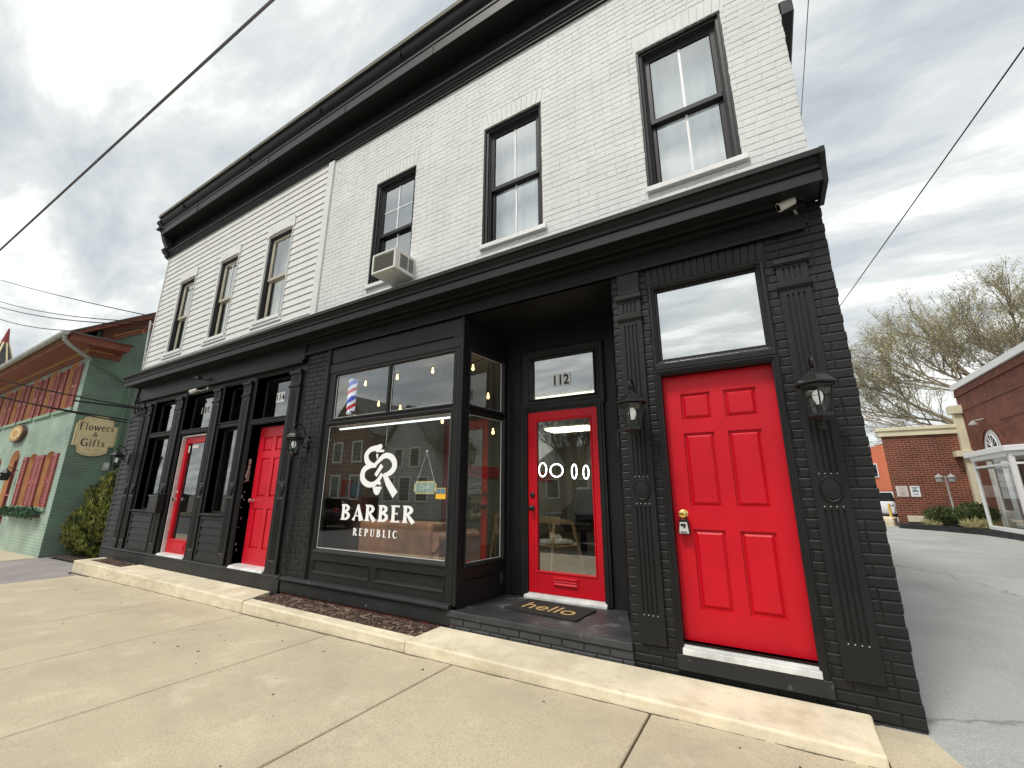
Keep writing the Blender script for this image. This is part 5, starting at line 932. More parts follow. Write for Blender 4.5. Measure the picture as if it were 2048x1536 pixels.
# ================================================================ GREEN BUILDING
GX, GY, GXL = -15.48, -.2, -27.0
GB = thing('green_brick_building', 'green painted brick shop with red shutters and a red trimmed roof', 'building', (-20, 2, -.1))
up = [(-16.6 - 1.7 * k, ) for k in range(6)]
wins = []
def arched(xc, w, z0, z1, label, arch=.14):
    """casing, sash and glass of an arched window in the front wall"""
    a, b = xc - w / 2, xc + w / 2; zs = z1 - arch; pts = [(a, z0), (b, z0), (b, zs)] + [(xc + w / 2 * math.cos(R(t)), zs + arch * math.sin(R(t))) for t in range(15, 180, 15)] + [(a, zs)]
    inn = [(xc + (x - xc) * .74, z0 + .04 + (z - z0 - .04) * .95) for x, z in pts]
    mb = MB(); n = len(pts)
    A = [mb.a((x, GY + .0, z)) for x, z in pts]; B = [mb.a((x, GY + .1, z)) for x, z in inn]; 
    for k in range(n): mb.face([A[k], A[(k + 1) % n], B[(k + 1) % n], B[k]])
    r = mb.build('window', 'g_orange', GB, label=label)
    mb = MB(); mb.poly([(x, GY + .1, z) for x, z in inn]); mb.build('glass', 'car_glass', r)
    mb = MB(); zm = (z0 + z1) / 2; iw = w * .37; mb.box(xc - iw, xc + iw, GY + .06, GY + .1, zm - .025, zm + .025); mb.box(xc - .012, xc + .012, GY + .075, GY + .1, z0 + .05, z1 - .05); mb.box(xc - iw, xc - iw + .04, GY + .07, GY + .1, z0 + .04, zs); mb.box(xc + iw - .04, xc + iw, GY + .07, GY + .1, z0 + .04, zs)
    for q in (.27, .74): mb.box(xc - iw, xc + iw, GY + .078, GY + .098, z0 + (z1 - z0) * q, z0 + (z1 - z0) * q + .015)
    mb.build('sash', 'shutter', r)
    mb = MB(); mb.px([(GY - .05, z0 - .09), (GY - .05, z0 - .01), (GY + .05, z0), (GY + .02, z0 - .09)], a - .42, b + .42); mb.build('sill', mat('green_sill', (.24, .36, .25), .7), r); return (a, b, z0, z1, pts)
def shutter(xc, w, z0, z1):
    mb = MB(); y = GY - .045; a, b = xc - w / 2, xc + w / 2; zm = (z0 + z1) / 2; H = [(a + .05, b - .05, z0 + .08, zm - .04), (a + .05, b - .05, zm + .04, z1 - .08)]
    mb.plate(a, b, z0, z1, H, y=y, depth=.02, back=True); mb.rim(a, b, z0, z1, y, .04)
    for h in H:
        n = int((h[3] - h[2]) / .05)
        for k in range(n): z = h[2] + (h[3] - h[2]) * k / n; mb.px([(y + .018, z), (y + .004, z + .008), (y + .004, z + .014), (y + .018, z + .045)], h[0], h[1])
    mb.build('shutter', 'shutter', GB)
outl = []
for k in range(6):
    xc = -16.6 - 1.72 * k; outl.append(arched(xc, .72, 3.54, 4.86, 'upper arched window %s from the driveway side' % ['first', 'second', 'third', 'fourth', 'fifth', 'sixth'][k]))
    for s in (-1, 1): shutter(xc + s * .56, .37, 3.49, 4.72)
for k, xc in enumerate((-16.63, -18.12)):
    outl.append(arched(xc, .72, 1.04, 2.44, ['ground floor window nearest the driveway', 'second ground floor window from the driveway'][k]))
    for s in (-1, 1): shutter(xc + s * .555, .37, .95, 2.36)
outl.append(arched(-20.05, 1.0, .0, 2.62, 'orange arched doorway', .3)); outl.append(arched(-21.9, .74, 1.04, 2.44, 'third ground floor window from the driveway')); outl.append(arched(-23.5, .74, 1.04, 2.44, 'fourth ground floor window from the driveway'))
mb = MB(); mb.plate(GXL, GX, -.6, 5.0, [(o[0], o[1], o[2], o[3]) for o in outl], y=GY, depth=.02)
for a, b, z0, z1, pts in outl:      # spandrels above the arch heads
    top = [p for p in pts[2:]]; 
    for i in range(len(top) - 1): mb.poly([(top[i][0], GY, top[i][1]), (top[i + 1][0], GY, top[i + 1][1]), (top[i + 1][0], GY, z1), (top[i][0], GY, z1)])
mb.build('front_wall', 'green_x', GB, recalc=False)
SL = .7; YR = 4.6; zr = 5.25 + SL * (YR + .8)
mb = MB(); mb.poly([(GX, GY, -.6), (GX, 9.4, -.6), (GX, 9.4, 5.3), (GX, YR, zr - .07), (GX, GY, 5.2 + SL * .6 - .02)]); mb.build('gable_wall', 'green_y_shaded', GB)
mb = MB(); mb.poly([(GXL, GY, -.6), (GXL, 9.4, -.6), (GXL, 9.4, 5.3), (GXL, YR, zr - .25), (GXL, GY, 5.25 + SL * .6 - .25)]); mb.poly([(GXL, 9.4, -.6), (GX, 9.4, -.6), (GX, 9.4, 5.3), (GXL, 9.4, 5.3)]); mb.build('rear_wall', 'green_y_shaded', GB)
mb = MB(); mb.hexa([(GXL - .4, -.82, 5.2), (GX + .5, -.82, 5.2), (GX + .5, YR, zr - .05), (GXL - .4, YR, zr - .05)], [(GXL - .4, -.82, 5.26), (GX + .5, -.82, 5.26), (GX + .5, YR, zr + .02), (GXL - .4, YR, zr + .02)]); mb.hexa([(GXL - .4, YR, zr - .05), (GX + .5, YR, zr - .05), (GX + .5, 10, 5.2), (GXL - .4, 10, 5.2)], [(GXL - .4, YR, zr + .02), (GX + .5, YR, zr + .02), (GX + .5, 10, 5.26), (GXL - .4, 10, 5.26)]); mb.build('roof', 'roof_dark', GB)
mb = MB()
for a, b in ((-.74, YR),): mb.hexa([(GX, a, max(5.22, 5.2 + SL * (a + .8) - .32)), (GX + .46, a, max(5.22, 5.2 + SL * (a + .8) - .3)), (GX + .46, b, 5.2 + SL * (b + .8) - .3), (GX, b, 5.2 + SL * (b + .8) - .32)], [(GX, a, 5.2 + SL * (a + .8) - .01), (GX + .49, a, 5.2 + SL * (a + .8) - .01), (GX + .49, b, 5.2 + SL * (b + .8) - .01), (GX, b, 5.2 + SL * (b + .8) - .01)])
mb.hexa([(GX, -.1, 5.2 + SL * .7 - .46), (GX + .06, -.1, 5.2 + SL * .7 - .46), (GX + .06, YR, 5.2 + SL * (YR + .8) - .46), (GX, YR, 5.2 + SL * (YR + .8) - .46)], [(GX, -.1, 5.2 + SL * .7 - .06), (GX + .06, -.1, 5.2 + SL * .7 - .06), (GX + .06, YR, 5.2 + SL * (YR + .8) - .06), (GX, YR, 5.2 + SL * (YR + .8) - .06)])
mb.build('rake_board', 'g_trim', GB); mb = MB(); mb.hexa([(GX + .005, -.8, 5.13), (GX + .47, -.8, 5.13), (GX + .47, YR, 5.13 + SL * (YR + .8)), (GX + .005, YR, 5.13 + SL * (YR + .8))], [(GX + .005, -.8, 5.19), (GX + .505, -.8, 5.265), (GX + .505, YR, 5.265 + SL * (YR + .8)), (GX + .005, YR, 5.19 + SL * (YR + .8))]); mb.build('rake_soffit', 'g_trim', GB)
mb = MB(); mb.hexa([(GX + .06, .1, 5.2 + SL * .9 - .36), (GX + .1, .1, 5.2 + SL * .9 - .36), (GX + .1, YR, 5.2 + SL * (YR + .8) - .36), (GX + .06, YR, 5.2 + SL * (YR + .8) - .36)], [(GX + .06, .1, 5.2 + SL * .9 - .31), (GX + .12, .1, 5.2 + SL * .9 - .31), (GX + .12, YR, 5.2 + SL * (YR + .8) - .31), (GX + .06, YR, 5.2 + SL * (YR + .8) - .31)]); mb.build('rake_moulding', 'g_orange', GB)
# eave along the front, returned round the corner
prof = [(GY, 4.86), (GY - .05, 4.86), (GY - .05, 5.0), (GY - .13, 5.05), (GY - .5, 5.07), (GY - .52, 5.03), (GY - .56, 5.03), (GY - .58, 5.16), (GY - .62, 5.2), (GY, 5.22)]
mb = MB(); mb.px(prof, GXL, GX + .0); off = lambda o: o - GY
r3 = []
for (o, z) in prof: r3.append((GX - (o - GY), o, z))
A = [mb.a((GX, o, z)) for o, z in prof]; B = [mb.a(p) for p in r3]; Cc = [mb.a((GX - (o - GY), .38, z)) for o, z in prof]; n = len(prof)
for k in range(n): mb.face([A[k], A[(k + 1) % n], B[(k + 1) % n], B[k]]); mb.face([B[k], B[(k + 1) % n], Cc[(k + 1) % n], Cc[k]])
mb.face(Cc); mb.build('eave_cornice', 'g_trim', GB)
mb = MB(); mb.px([(GY - .05, 4.975), (GY - .085, 4.975), (GY - .1, 5.02), (GY - .05, 5.02)], GXL, GX + .08); mb.box(GX + .05, GX + .09, GY - .05, .2, 4.975, 5.02); mb.px([(GY - .585, 5.09), (GY - .6, 5.09), (GY - .6, 5.12), (GY - .585, 5.12)], GXL, GX + .5); mb.build('ochre_moulding', 'g_yellow', GB)
mb = MB(); mb.hexa([(GX, GY - .64, 5.2), (GX + .66, GY - .64, 5.2), (GX + .66, .42, 5.2), (GX, .42, 5.2)], [(GX, GY - .62, 5.24), (GX + .64, GY - .62, 5.24), (GX + .64, .4, 5.24), (GX, .4, 5.26)]); mb.build('return_roof', 'roof_dark', GB)
mb = MB(); gp = [(GY - .62 - .12 * math.cos(R(t)) * 1 - .06, 5.2 + .12 * math.sin(R(t))) for t in range(180, 361, 20)]; mb.px([(GY - .62 - .065 + .065 * math.cos(R(t)), 5.21 + .1 * math.sin(R(t))) for t in range(180, 361, 20)], GXL, GX + .66); mb.build('gutter', 'gutter', GB, smooth=40)
mb = MB(); mb.tube([(GX + .5, GY - .66, 5.16), (GX + .5, GY - .66, 5.02), (GX + .42, GY - .5, 4.92), (GX + .1, GY - .02, 4.74)], .045, 10); mb.build('downspout', 'gutter', GB, smooth=50); mb = MB(); mb.tube([(GX + .09, GY, 4.74), (GX + .07, .7, 4.25), (GX + .07, .72, 0)], .045, 10); mb.build('downspout', 'g_pipe', GB, smooth=50)
mb = MB(); mb.box(-17.3, -16.35, GY - .05, GY - .02, .0, .01); mb = MB()
mb = MB(); n = 40; mb.py([(-20.2 + .72 * math.cos(2 * math.pi * k / n) * (1 + .03 * math.cos(12 * math.pi * k / n)), 3.13 + .27 * math.sin(2 * math.pi * k / n)) for k in range(n)], GY - .1, GY - .01); o = mb.build('oval_plaque', 'sign_brown'); 
t = thing('oval_sign', 'ochre oval plaque with a brown rim on the green facade', 'sign', (-20.2, GY - .1, 2.85)); o.parent = t; o.location = o.location - t.location; o.name = 'rim'
mb = MB(); mb.py([(-20.2 + .66 * math.cos(2 * math.pi * k / n), 3.13 + .235 * math.sin(2 * math.pi * k / n)) for k in range(n)], GY - .115, GY - .1); mb.build('face', 'gold', t)
mb = MB(); rn = random.Random(3)
for k in range(11):
    a = k * .571; x, z = -20.2 + .42 * math.cos(a), 3.13 + .14 * math.sin(a); mb.py([(x + .1 * math.cos(a * 3 + q), z + .045 * math.sin(a * 3 + q)) for q in (0, 1.3, 2.4, 4.1)], GY - .12, GY - .114)
mb.build('scroll_pattern', 'cream', t)
# hanging sign on the side wall
t = thing('shop_sign', 'cream sign reading Flowers and Gifts on the green side wall', 'sign', (GX, .25, 2.25))
def sg(u, v): return (u, v)
yc, w2 = .255, .415; P_ = [(-.115 - .03, 3.1), (-.115, 3.1), (-.115, 3.17), (-.02, 3.19)] + [(yc + .3 * math.cos(R(a)), 3.19 + .14 * math.sin(R(a))) for a in range(170, 5, -16)] + [(.56, 3.17), (.56, 3.1), (.68, 3.08), (.66, 2.6), (.64, 2.55), (.55, 2.55), (.55, 2.47)] + [(yc + .3 * math.cos(R(a)), 2.44 - .14 * math.sin(R(a))) for a in range(10, 175, 16)] + [(-.04, 2.47), (-.06, 2.54), (-.15, 2.55)]
mb = MB(); mb.prism([(GX + .02, y, z) for y, z in P_], (.04, 0, 0)); mb.build('board', 'cream', t, label=None)
mb = MB(); n = len(P_)
cx_, cz_ = yc, 2.82
for k in range(n):
    (a, b), (c, d) = P_[k], P_[(k + 1) % n]; s_ = .93; s2 = .91; q = [(a, b, s_), (c, d, s_), (c, d, s2), (a, b, s2)]; mb.poly([(GX + .0612, cx_ + (u - cx_) * f, cz_ + (v - cz_) * f) for u, v, f in q])
mb.build('border_line', 'g_yellow', t, recalc=False)
FX = GX + .0625
for wd_, a, b, z, h_ in (('Flowers', -.09, .585, 2.945, .185), ('Gifts', .0, .47, 2.54, .19)): mb = letters(wd_, lambda u, v, q: (FX + .0004 * q, u, v), a, b, z, h_, .07); mb.build('lettering', 'sign_brown', t, recalc=False)
text('&', .17, 'sign_brown', t, 'lettering', (FX, .2, 2.79), (0, 1, 0), (0, 0, 1), width=.09)
mb = MB()
for s in (-1, 1):
    for k in range(5): x = yc + s * (.03 + .03 * k); mb.poly([(FX, x, 2.43 + .006 * k), (FX, x + s * .03, 2.44 + .006 * k), (FX, x + s * .028, 2.455 + .004 * k), (FX, x + s * .004, 2.445 + .004 * k)])
    for k in range(5): x = yc + s * (.02 + .024 * k); mb.poly([(FX, x, 3.235 - .004 * k), (FX, x + s * .024, 3.228 - .004 * k), (FX, x + s * .02, 3.245 - .004 * k)])
mb.build('flourish', 'g_yellow', t)
mb = MB(); mb.box(GX, GX + .2, .6, .62, 2.0, 2.12); mb.box(GX, GX + .05, .55, .66, 1.95, 2.16); o = mb.build('meter_box', 'alu', GB)
# lantern and window boxes on the green facade
t = thing('wall_lantern', 'small lit lantern beside the arched doorway of the green building', 'lantern', (-19.35, GY - .2, 1.9)); mb = MB(); mb.lathe([(.09, 1.72), (.12, 1.9), (.13, 1.93), (.04, 2.02), (.01, 2.06)], (-19.35, GY - .22, 0), 6); mb.tube([(-19.35, GY, 2.0), (-19.35, GY - .2, 2.1), (-19.35, GY - .22, 2.04)], .012, 5); mb.build('body', 'dark_metal', t); mb = MB(); mb.lathe([(.07, 1.76), (.095, 1.88)], (-19.35, GY - .24, 0), 6); mb.build('lamp_glass', mat('warm_lamp', (1, .7, .4), .4, emit=(1, .65, .3), estr=1.5), t)
def leaves(mb, rn, centre, rad, n, size, mats=(0,), flat=.5, tip=0.0):
    for _ in range(n):
        while True:
            p = Vector((rn.uniform(-1, 1), rn.uniform(-1, 1), rn.uniform(-1, 1)))
            if .25 < p.length < 1: break
        q = Vector(centre) + Vector((p.x * rad[0], p.y * rad[1], p.z * rad[2])); d = Vector((rn.uniform(-1, 1), rn.uniform(-1, 1), rn.uniform(-1, 1) + tip)).normalized(); e = d.cross(Vector((rn.uniform(-1, 1), rn.uniform(-1, 1), rn.uniform(-1, 1)))).normalized(); s = size * rn.uniform(.6, 1.4)
        mb.cur = rn.choice(mats); mb.poly([q, q + d * s * .5 + e * s * flat * .5, q + d * s, q + d * s * .5 - e * s * flat * .5])
for k, (x, w_) in enumerate(((-16.75, .6), (-18.1, .75), (-21.9, .6))):
    t = thing('window_garland', ['evergreen garland on the ledge nearest the driveway', 'evergreen garland on the second ledge from the driveway', 'evergreen garland on the ledge left of the doorway'][k], 'garland', (x, GY - .1, .8), 'garlands under the ground floor windows'); mb = MB(); rn = random.Random(k)
    for j in range(9): xx = x - w_ + 2 * w_ * j / 8; leaves(mb, rn, (xx, GY - .14, .9 + .04 * math.sin(j * 1.7)), (.14, .12, .1), 130, .07, flat=.3)
    mb.build('foliage', 'garland', t, recalc=False); mb = MB(); mb.box(x - w_, x + w_, GY - .12, GY - .02, .8, .86); mb.build('bracket', 'sign_brown', t)
# big evergreen between the buildings
t = thing('evergreen_shrub', 'tall rounded arborvitae in the gap beside the black clapboards', 'shrub', (-14.2, .8, -.07), None)
mb = MB(); rn = random.Random(21)
lob = [(-15.02, .42, .45, .42, .4, .52), (-14.35, .7, .55, 1.0, .75, .75), (-14.15, .85, 1.15, .85, .75, .75), (-13.8, 1.0, 1.65, .62, .6, .6), (-13.45, 1.05, 1.95, .4, .4, .42), (-14.8, .62, .5, .75, .62, .62), (-13.7, .8, .8, .8, .7, .8), (-15.0, .9, .95, .45, .5, .45), (-13.2, 1.0, 1.3, .45, .5, .7), (-14.5, .6, 1.25, .5, .45, .42)]
def sprays(mb, rn, lob, n, s0, mats, gaps=.0):
    for cx, cy, cz, rx, ry, rz in lob:
        for _ in range(int(n * rx * rz)):
            a = rn.uniform(0, 2 * math.pi); zc = rn.uniform(-1, 1); rr = math.sqrt(1 - zc * zc); dpt = 1 - abs(rn.gauss(0, .12)); bump = 1 + .09 * math.sin(a * 7 + zc * 9) + .06 * math.sin(a * 17 - zc * 13)
            d = Vector((rr * math.cos(a), rr * math.sin(a), zc)); p = Vector((cx, cy, cz)) + Vector((d.x * rx, d.y * ry, d.z * rz)) * dpt * bump
            up_ = (d * .5 + Vector((rn.uniform(-.5, .5), rn.uniform(-.5, .5), .9))).normalized(); e = up_.cross(d + Vector((rn.uniform(-.6, .6), rn.uniform(-.6, .6), rn.uniform(-.3, .3)))).normalized(); s = s0 * rn.uniform(.6, 1.5); mb.cur = rn.choices(range(len(mats)), mats)[0]
            for q in (-1, 0, 1): v = (up_ + e * .55 * q).normalized(); w_ = e * s * .09 if q == 0 else up_.cross(d).normalized() * s * .09; mb.poly([p - w_, p + v * s * .6 - w_ * 1.2, p + v * s, p + v * s * .6 + w_ * 1.2, p + w_])
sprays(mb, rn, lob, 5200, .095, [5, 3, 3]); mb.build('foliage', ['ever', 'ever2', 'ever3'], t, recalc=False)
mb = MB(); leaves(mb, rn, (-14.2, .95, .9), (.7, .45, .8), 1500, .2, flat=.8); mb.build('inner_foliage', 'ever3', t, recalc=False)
mb = MB()
for k in range(5): mb.tube([(-14.6 + .3 * k, .8, -.1), (-14.4 + .22 * k, .85, .9), (-14.2 + .15 * k, .9, 1.6)], [.04, .03, .012], 6)
for k in range(26):
    a = Vector((-13.6 + rn.uniform(-.25, .3), .55 + rn.uniform(-.1, .3), 1.6 + rn.uniform(-.25, .3))); mb.tube([a, a + Vector((rn.uniform(-.25, .25), rn.uniform(-.15, .05), rn.uniform(-.05, .22))), a + Vector((rn.uniform(-.4, .4), rn.uniform(-.2, .1), rn.uniform(-.1, .3)))], [.006, .004, .002], 4)
mb.build('branches', 'bark_tan', t)
# turreted house beyond
t = thing('turret_house', 'distant house with a slate turret and a red pointed tip', 'building', (-38, 2.6, -.2)); TX, TY = -36, 1.0
mb = MB(); mb.box(-40, -36.5, 1.8, 9, -.3, 6.5); mb.build('wall', 'green_y_shaded', t)
mb = MB(); mb.lathe([(.95, -.3), (.95, 7.0)], (TX, TY, 0), 8); mb.build('turret_wall', 'house_tan', t); mb = MB(); mb.lathe([(1.15, 7.0), (.62, 8.0), (.15, 9.35)], (TX, TY, 0), 8, 'z', R(22)); mb.build('turret_roof', 'slate', t); mb = MB(); mb.lathe([(.17, 9.3), (.13, 9.55), (.03, 10.2)], (TX, TY, 0), 8); mb.build('red_tip', mat('tip_red', (.25, .02, .03), .5), t)
mb = MB(); [mb.tube([(TX + 1.15 * math.cos(R(22 + 45 * k)), TY + 1.15 * math.sin(R(22 + 45 * k)), 7.0), (TX + .62 * math.cos(R(22 + 45 * k)), TY + .62 * math.sin(R(22 + 45 * k)), 8.0), (TX + .15 * math.cos(R(22 + 45 * k)), TY + .15 * math.sin(R(22 + 45 * k)), 9.35)], .04, 5) for k in range(8)]; mb.build('hip_trim', 'cream', t)

# ================================================================ RIGHT SIDE: BRICK BUILDING, PLANTER, LOT
RB = thing('red_brick_building', 'low dark red brick building with cream trim and a glazed entrance across the parking lot', 'building', (7, 20, .1)); FY, WX = 20.0, 6.3
mb = MB(); mb.poly([(3.72, FY, -.2), (WX, FY, -.2), (WX, FY, 3.8), (3.72, FY, 3.8)]); mb.build('front_wall', 'red_x', RB)
mb = MB(); mb.poly([(3.72, FY, -.2), (8.2, 36, -.2), (8.2, 36, 3.8), (3.72, FY, 3.8)]); mb.build('rear_wall', 'red_y', RB)
# wing with arched doorway
ay, az, ar = 17.9, 2.95, .95
hole = [(ay - .72, ay + .72, .1, az)]
mb = MB()
ys = [7.0, ay - .72, ay + .72, FY]
for a, b, c, d in ((7.0, ay - .72, -.2, 5.5), (ay + .72, FY, -.2, 5.5), (ay - .72, ay + .72, az + .78, 5.5)): mb.poly([(WX, a, c), (WX, b, c), (WX, b, d), (WX, a, d)])
ap = [(ay + .72 * math.cos(R(t)), az + .72 * math.sin(R(t))) for t in range(0, 181, 15)]
for i in range(len(ap) - 1): mb.poly([(WX, ap[i][0], ap[i][1]), (WX, ap[i + 1][0], ap[i + 1][1]), (WX, ap[i + 1][0], az + .78), (WX, ap[i][0], az + .78)])
mb.poly([(WX, FY, 3.8), (WX + 6, FY, 3.8), (WX + 6, FY, 5.5), (WX, FY, 5.5)])
for i in range(len(ap) - 1): mb.poly([(WX, *ap[i]), (WX, *ap[i + 1]), (WX + .16, *ap[i + 1]), (WX + .16, *ap[i])])
mb.build('wing_wall', 'red_y', RB, recalc=False)
mb = MB(); [mb.box(WX - .02 - .02 * k, WX, 7, FY, 4.62 + .3 * k, 4.68 + .3 * k) for k in (0, 2)]; mb.box(WX - .03, WX, 7, FY, 5.3, 5.46); mb.box(WX - .02, WX, 7, ay - 1.1, 3.86, 3.9); mb.build('brick_band', 'red_y', RB)
mb = MB()
for i in range(12):
    a, b = R(15 * i), R(15 * (i + 1)); mb.prism([(WX - .03, ay + r * math.cos(q), az + r * math.sin(q)) for r, q in ((.74, a), (.96, a), (.96, b), (.74, b))], (.03, 0, 0))
mb.build('brick_arch', 'red_y', RB)
mb = MB(); mb.box(WX - .1, WX + .3, 6.9, FY, 5.5, 5.72); mb.build('parapet_coping', 'white_trim', RB)
mb = MB(); mb.box(3.62, WX - .22, FY - .08, FY + .3, 3.8, 4.15); mb.box(3.56, WX - .22, FY - .13, FY + .3, 4.02, 4.16); mb.build('cornice_fascia', 'cream_trim', RB, bevel=.01)
mb = MB(); mb.box(WX - .24, WX - .0, FY - .24, FY + .04, -.2, 4.62); mb.box(WX - .36, WX + .04, FY - .36, FY + .06, 4.55, 4.88); mb.box(WX - .5, WX, FY - .4, FY, 2.86, 3.08); mb.build('corner_pilaster', 'cream_trim', RB, bevel=.01)
mb = MB(); mb.box(4.0, WX - .2, FY - .1, FY, .36, .6); mb.build('base_board', 'cream_trim', RB)
# fanlight and door behind the glazed entrance
mb = MB(); mb.prism([(WX + .02, ay + .72 * math.cos(R(t)), az + .72 * math.sin(R(t))) for t in range(0, 181, 15)], (.05, 0, 0)); mb.build('arch_panel', 'white_trim', RB)
mb = MB(); mb.prism([(WX + .0, ay + .42 * math.cos(R(t)), az + .1 + .42 * math.sin(R(t))) for t in range(0, 181, 15)], (.015, 0, 0)); fl = mb.build('fanlight', 'car_glass', RB); mb = MB()
for t in range(0, 181, 30): mb.tube([(WX - .01, ay, az + .1), (WX - .01, ay + .44 * math.cos(R(t)), az + .1 + .44 * math.sin(R(t)))], .014, 4)
mb.tube([(WX - .01, ay + .43 * math.cos(R(t)), az + .1 + .43 * math.sin(R(t))) for t in range(0, 181, 15)], .018, 4); mb.build('fanlight_bars', 'white_trim', fl)
mb = MB(); mb.box(WX - .03, WX + .05, ay - .72, ay + .72, .1, .9); mb.box(WX - .05, WX + .05, ay + .4, ay + .74, .1, 2.9); mb.box(WX - .05, WX + .05, ay - .74, ay - .4, .1, 2.9); mb.box(WX - .06, WX + .05, ay - .74, ay + .74, 2.75, 2.95); mb.build('entrance_surround', 'white_trim', RB, bevel=.01)
mb = MB(); mb.box(WX + .0, WX + .03, ay - .4, ay + .4, .9, 2.75); mb.build('entrance_door', 'car_glass', RB)
# glazed vestibule
VX, V0, V1, VZ0, VZ1 = 5.3, 16.45, 13.85, .36, 2.55
mb = MB(); mb.pz([(VX - .12, V0 + .35), (VX - .12, V1 - .08), (WX, V1 - 1.0), (WX, V0 + .35)], 2.62, 2.78); mb.pz([(VX - .05, V0 + .1), (VX - .05, V1 - .04), (WX, V1 - .9), (WX, V0 + .1)], 2.5, 2.62); vs = mb.build('entrance_roof', 'white_trim', RB, bevel=.01)
mb = MB()
for x, y, s in ((VX, V0, .07), (VX, V1, .1), (WX - .06, V0, .06), (VX + .75, V1 - .68, .07)): mb.box(x - s / 2, x + s / 2, y - s / 2 - .02, y + s / 2 + .02, VZ0, VZ1)
for z in (VZ0, 2.25, 2.48): mb.box(VX - .04, VX + .04, V1, V0, z, z + (.12 if z == VZ0 else .06)); mb.box(VX, WX, V0 - .04, V0 + .04, z, z + .06); mb.hexa([(VX, V1 - .04, z), (WX, V1 - .94, z), (WX, V1 - .86, z), (VX, V1 + .04, z)], [(VX, V1 - .04, z + .06), (WX, V1 - .94, z + .06), (WX, V1 - .86, z + .06), (VX, V1 + .04, z + .06)])
mb.build('entrance_frame', 'white_trim', RB, bevel=.006)
mb = MB(); mb.poly([(VX, V1, VZ0), (VX, V0, VZ0), (VX, V0, VZ1), (VX, V1, VZ1)]); mb.poly([(VX, V1, VZ0), (WX, V1 - .9, VZ0), (WX, V1 - .9, VZ1), (VX, V1, VZ1)]); mb.build('entrance_glass', 'clear', RB)
mb = MB(); mb.pz([(VX - .02, V0), (VX - .02, V1), (WX, V1 - .9), (WX, V0)], .1, VZ0); mb.build('entrance_plinth', 'black_base', RB)
t = thing('floodlight', 'small white floodlight over the arched entrance', 'light', (WX, 18.0, 4.0)); mb = MB(); mb.tube([(WX, 18.05, 4.08), (WX - .25, 18.1, 4.02)], .03, 6); mb.lathe([(.02, 0), (.11, -.1), (.13, -.16)], (WX - .28, 18.1, 4.04), 10); mb.build('head', 'aged', t)
# planter with kerb
kx = [(3.55, 19.05), (4.4, 17.95), (5.08, 16.5), (5.25, 15.2), (5.55, 13.2), (5.9, 11.5)]
mb = MB()
for i in range(len(kx) - 1):
    (a, b), (c, d) = kx[i], kx[i + 1]; mb.hexa([(a, b, .05), (c, d, .05), (c + .15, d + .03, .05), (a + .15, b + .03, .05)], [(a, b, .34), (c, d, .34), (c + .15, d + .03, .34), (a + .15, b + .03, .34)])
mb.hexa([(3.55, 19.05, .05), (3.7, 19.05, .05), (3.8, FY, .05), (3.65, FY, .05)], [(3.55, 19.05, .34), (3.7, 19.05, .34), (3.8, FY, .34), (3.65, FY, .34)])
o = mb.build('planter_kerb', 'black_base', bevel=.01); tag(o, 'black timber planter edge along the red brick building', 'kerb')
mb = MB(); mb.pz([(3.7, FY), (3.66, 19.1), *[(x + .1, y) for x, y in kx[1:]], (6.3, 11.5), (6.3, FY)], .2, .3); tag(mb.build('planter_soil', 'mulch'), kind='structure')
def bush(name, label, c, r, n, m, flat=.35, size=.1, grp=None, tip=1.0):
    t = thing(name, label, 'plant', (c[0], c[1], c[2] - r[2]), grp); mb = MB(); rn = random.Random(int(c[0] * 100)); leaves(mb, rn, c, r, n, size, flat=flat, tip=tip); mb.build('foliage', m, t, recalc=False); mb = MB(); [mb.tube([(c[0], c[1], c[2] - r[2]), (c[0] + rn.uniform(-.7, .7) * r[0], c[1] + rn.uniform(-.7, .7) * r[1], c[2] + r[2] * .6)], [.012, .004], 4) for _ in range(7)]; mb.build('stems', 'bark_tan', t); return t
bush('planter_shrub', 'green shrub left of the twin lamp post', (4.75, 18.6, .62), (.55, .4, .34), 2200, 'shrub'); bush('planter_shrub', 'larger green shrub right of the twin lamp post', (5.45, 18.0, .7), (.62, .5, .42), 3200, 'shrub')
bush('ornamental_grass', 'straw coloured grass tuft at the front of the planter, by the glazed entrance', (5.15, 17.0, .42), (.42, .3, .14), 700, 'grassy', .12, .16); bush('ornamental_grass', 'straw coloured grass tuft at the front of the planter, left of the lamp post', (4.35, 18.4, .38), (.3, .2, .1), 350, 'grassy', .12, .12)
t = thing('lamp_post', 'aged twin-lantern garden lamp post in the planter', 'lamp post', (5.06, 18.5, .3)); mb = MB(); mb.tube([(5.06, 18.5, .3), (5.06, 18.5, .5), (5.06, 18.5, .52), (5.03, 18.5, 2.1)], [.05, .05, .028, .025], 8); mb.tube([(4.86, 18.5, 1.98), (4.94, 18.5, 2.02), (5.14, 18.5, 2.02), (5.2, 18.5, 1.98)], .014, 6); mb.build('post', 'aged', t, smooth=50)
for x in (4.86, 5.2): mb = MB(); mb.lathe([(.03, 1.86), (.1, 1.89), (.11, 2.03), (.14, 2.05), (.07, 2.13), (.015, 2.17), (.004, 2.21)], (x, 18.5, 0), 10); mb.build('lantern', 'aged', t, smooth=30)
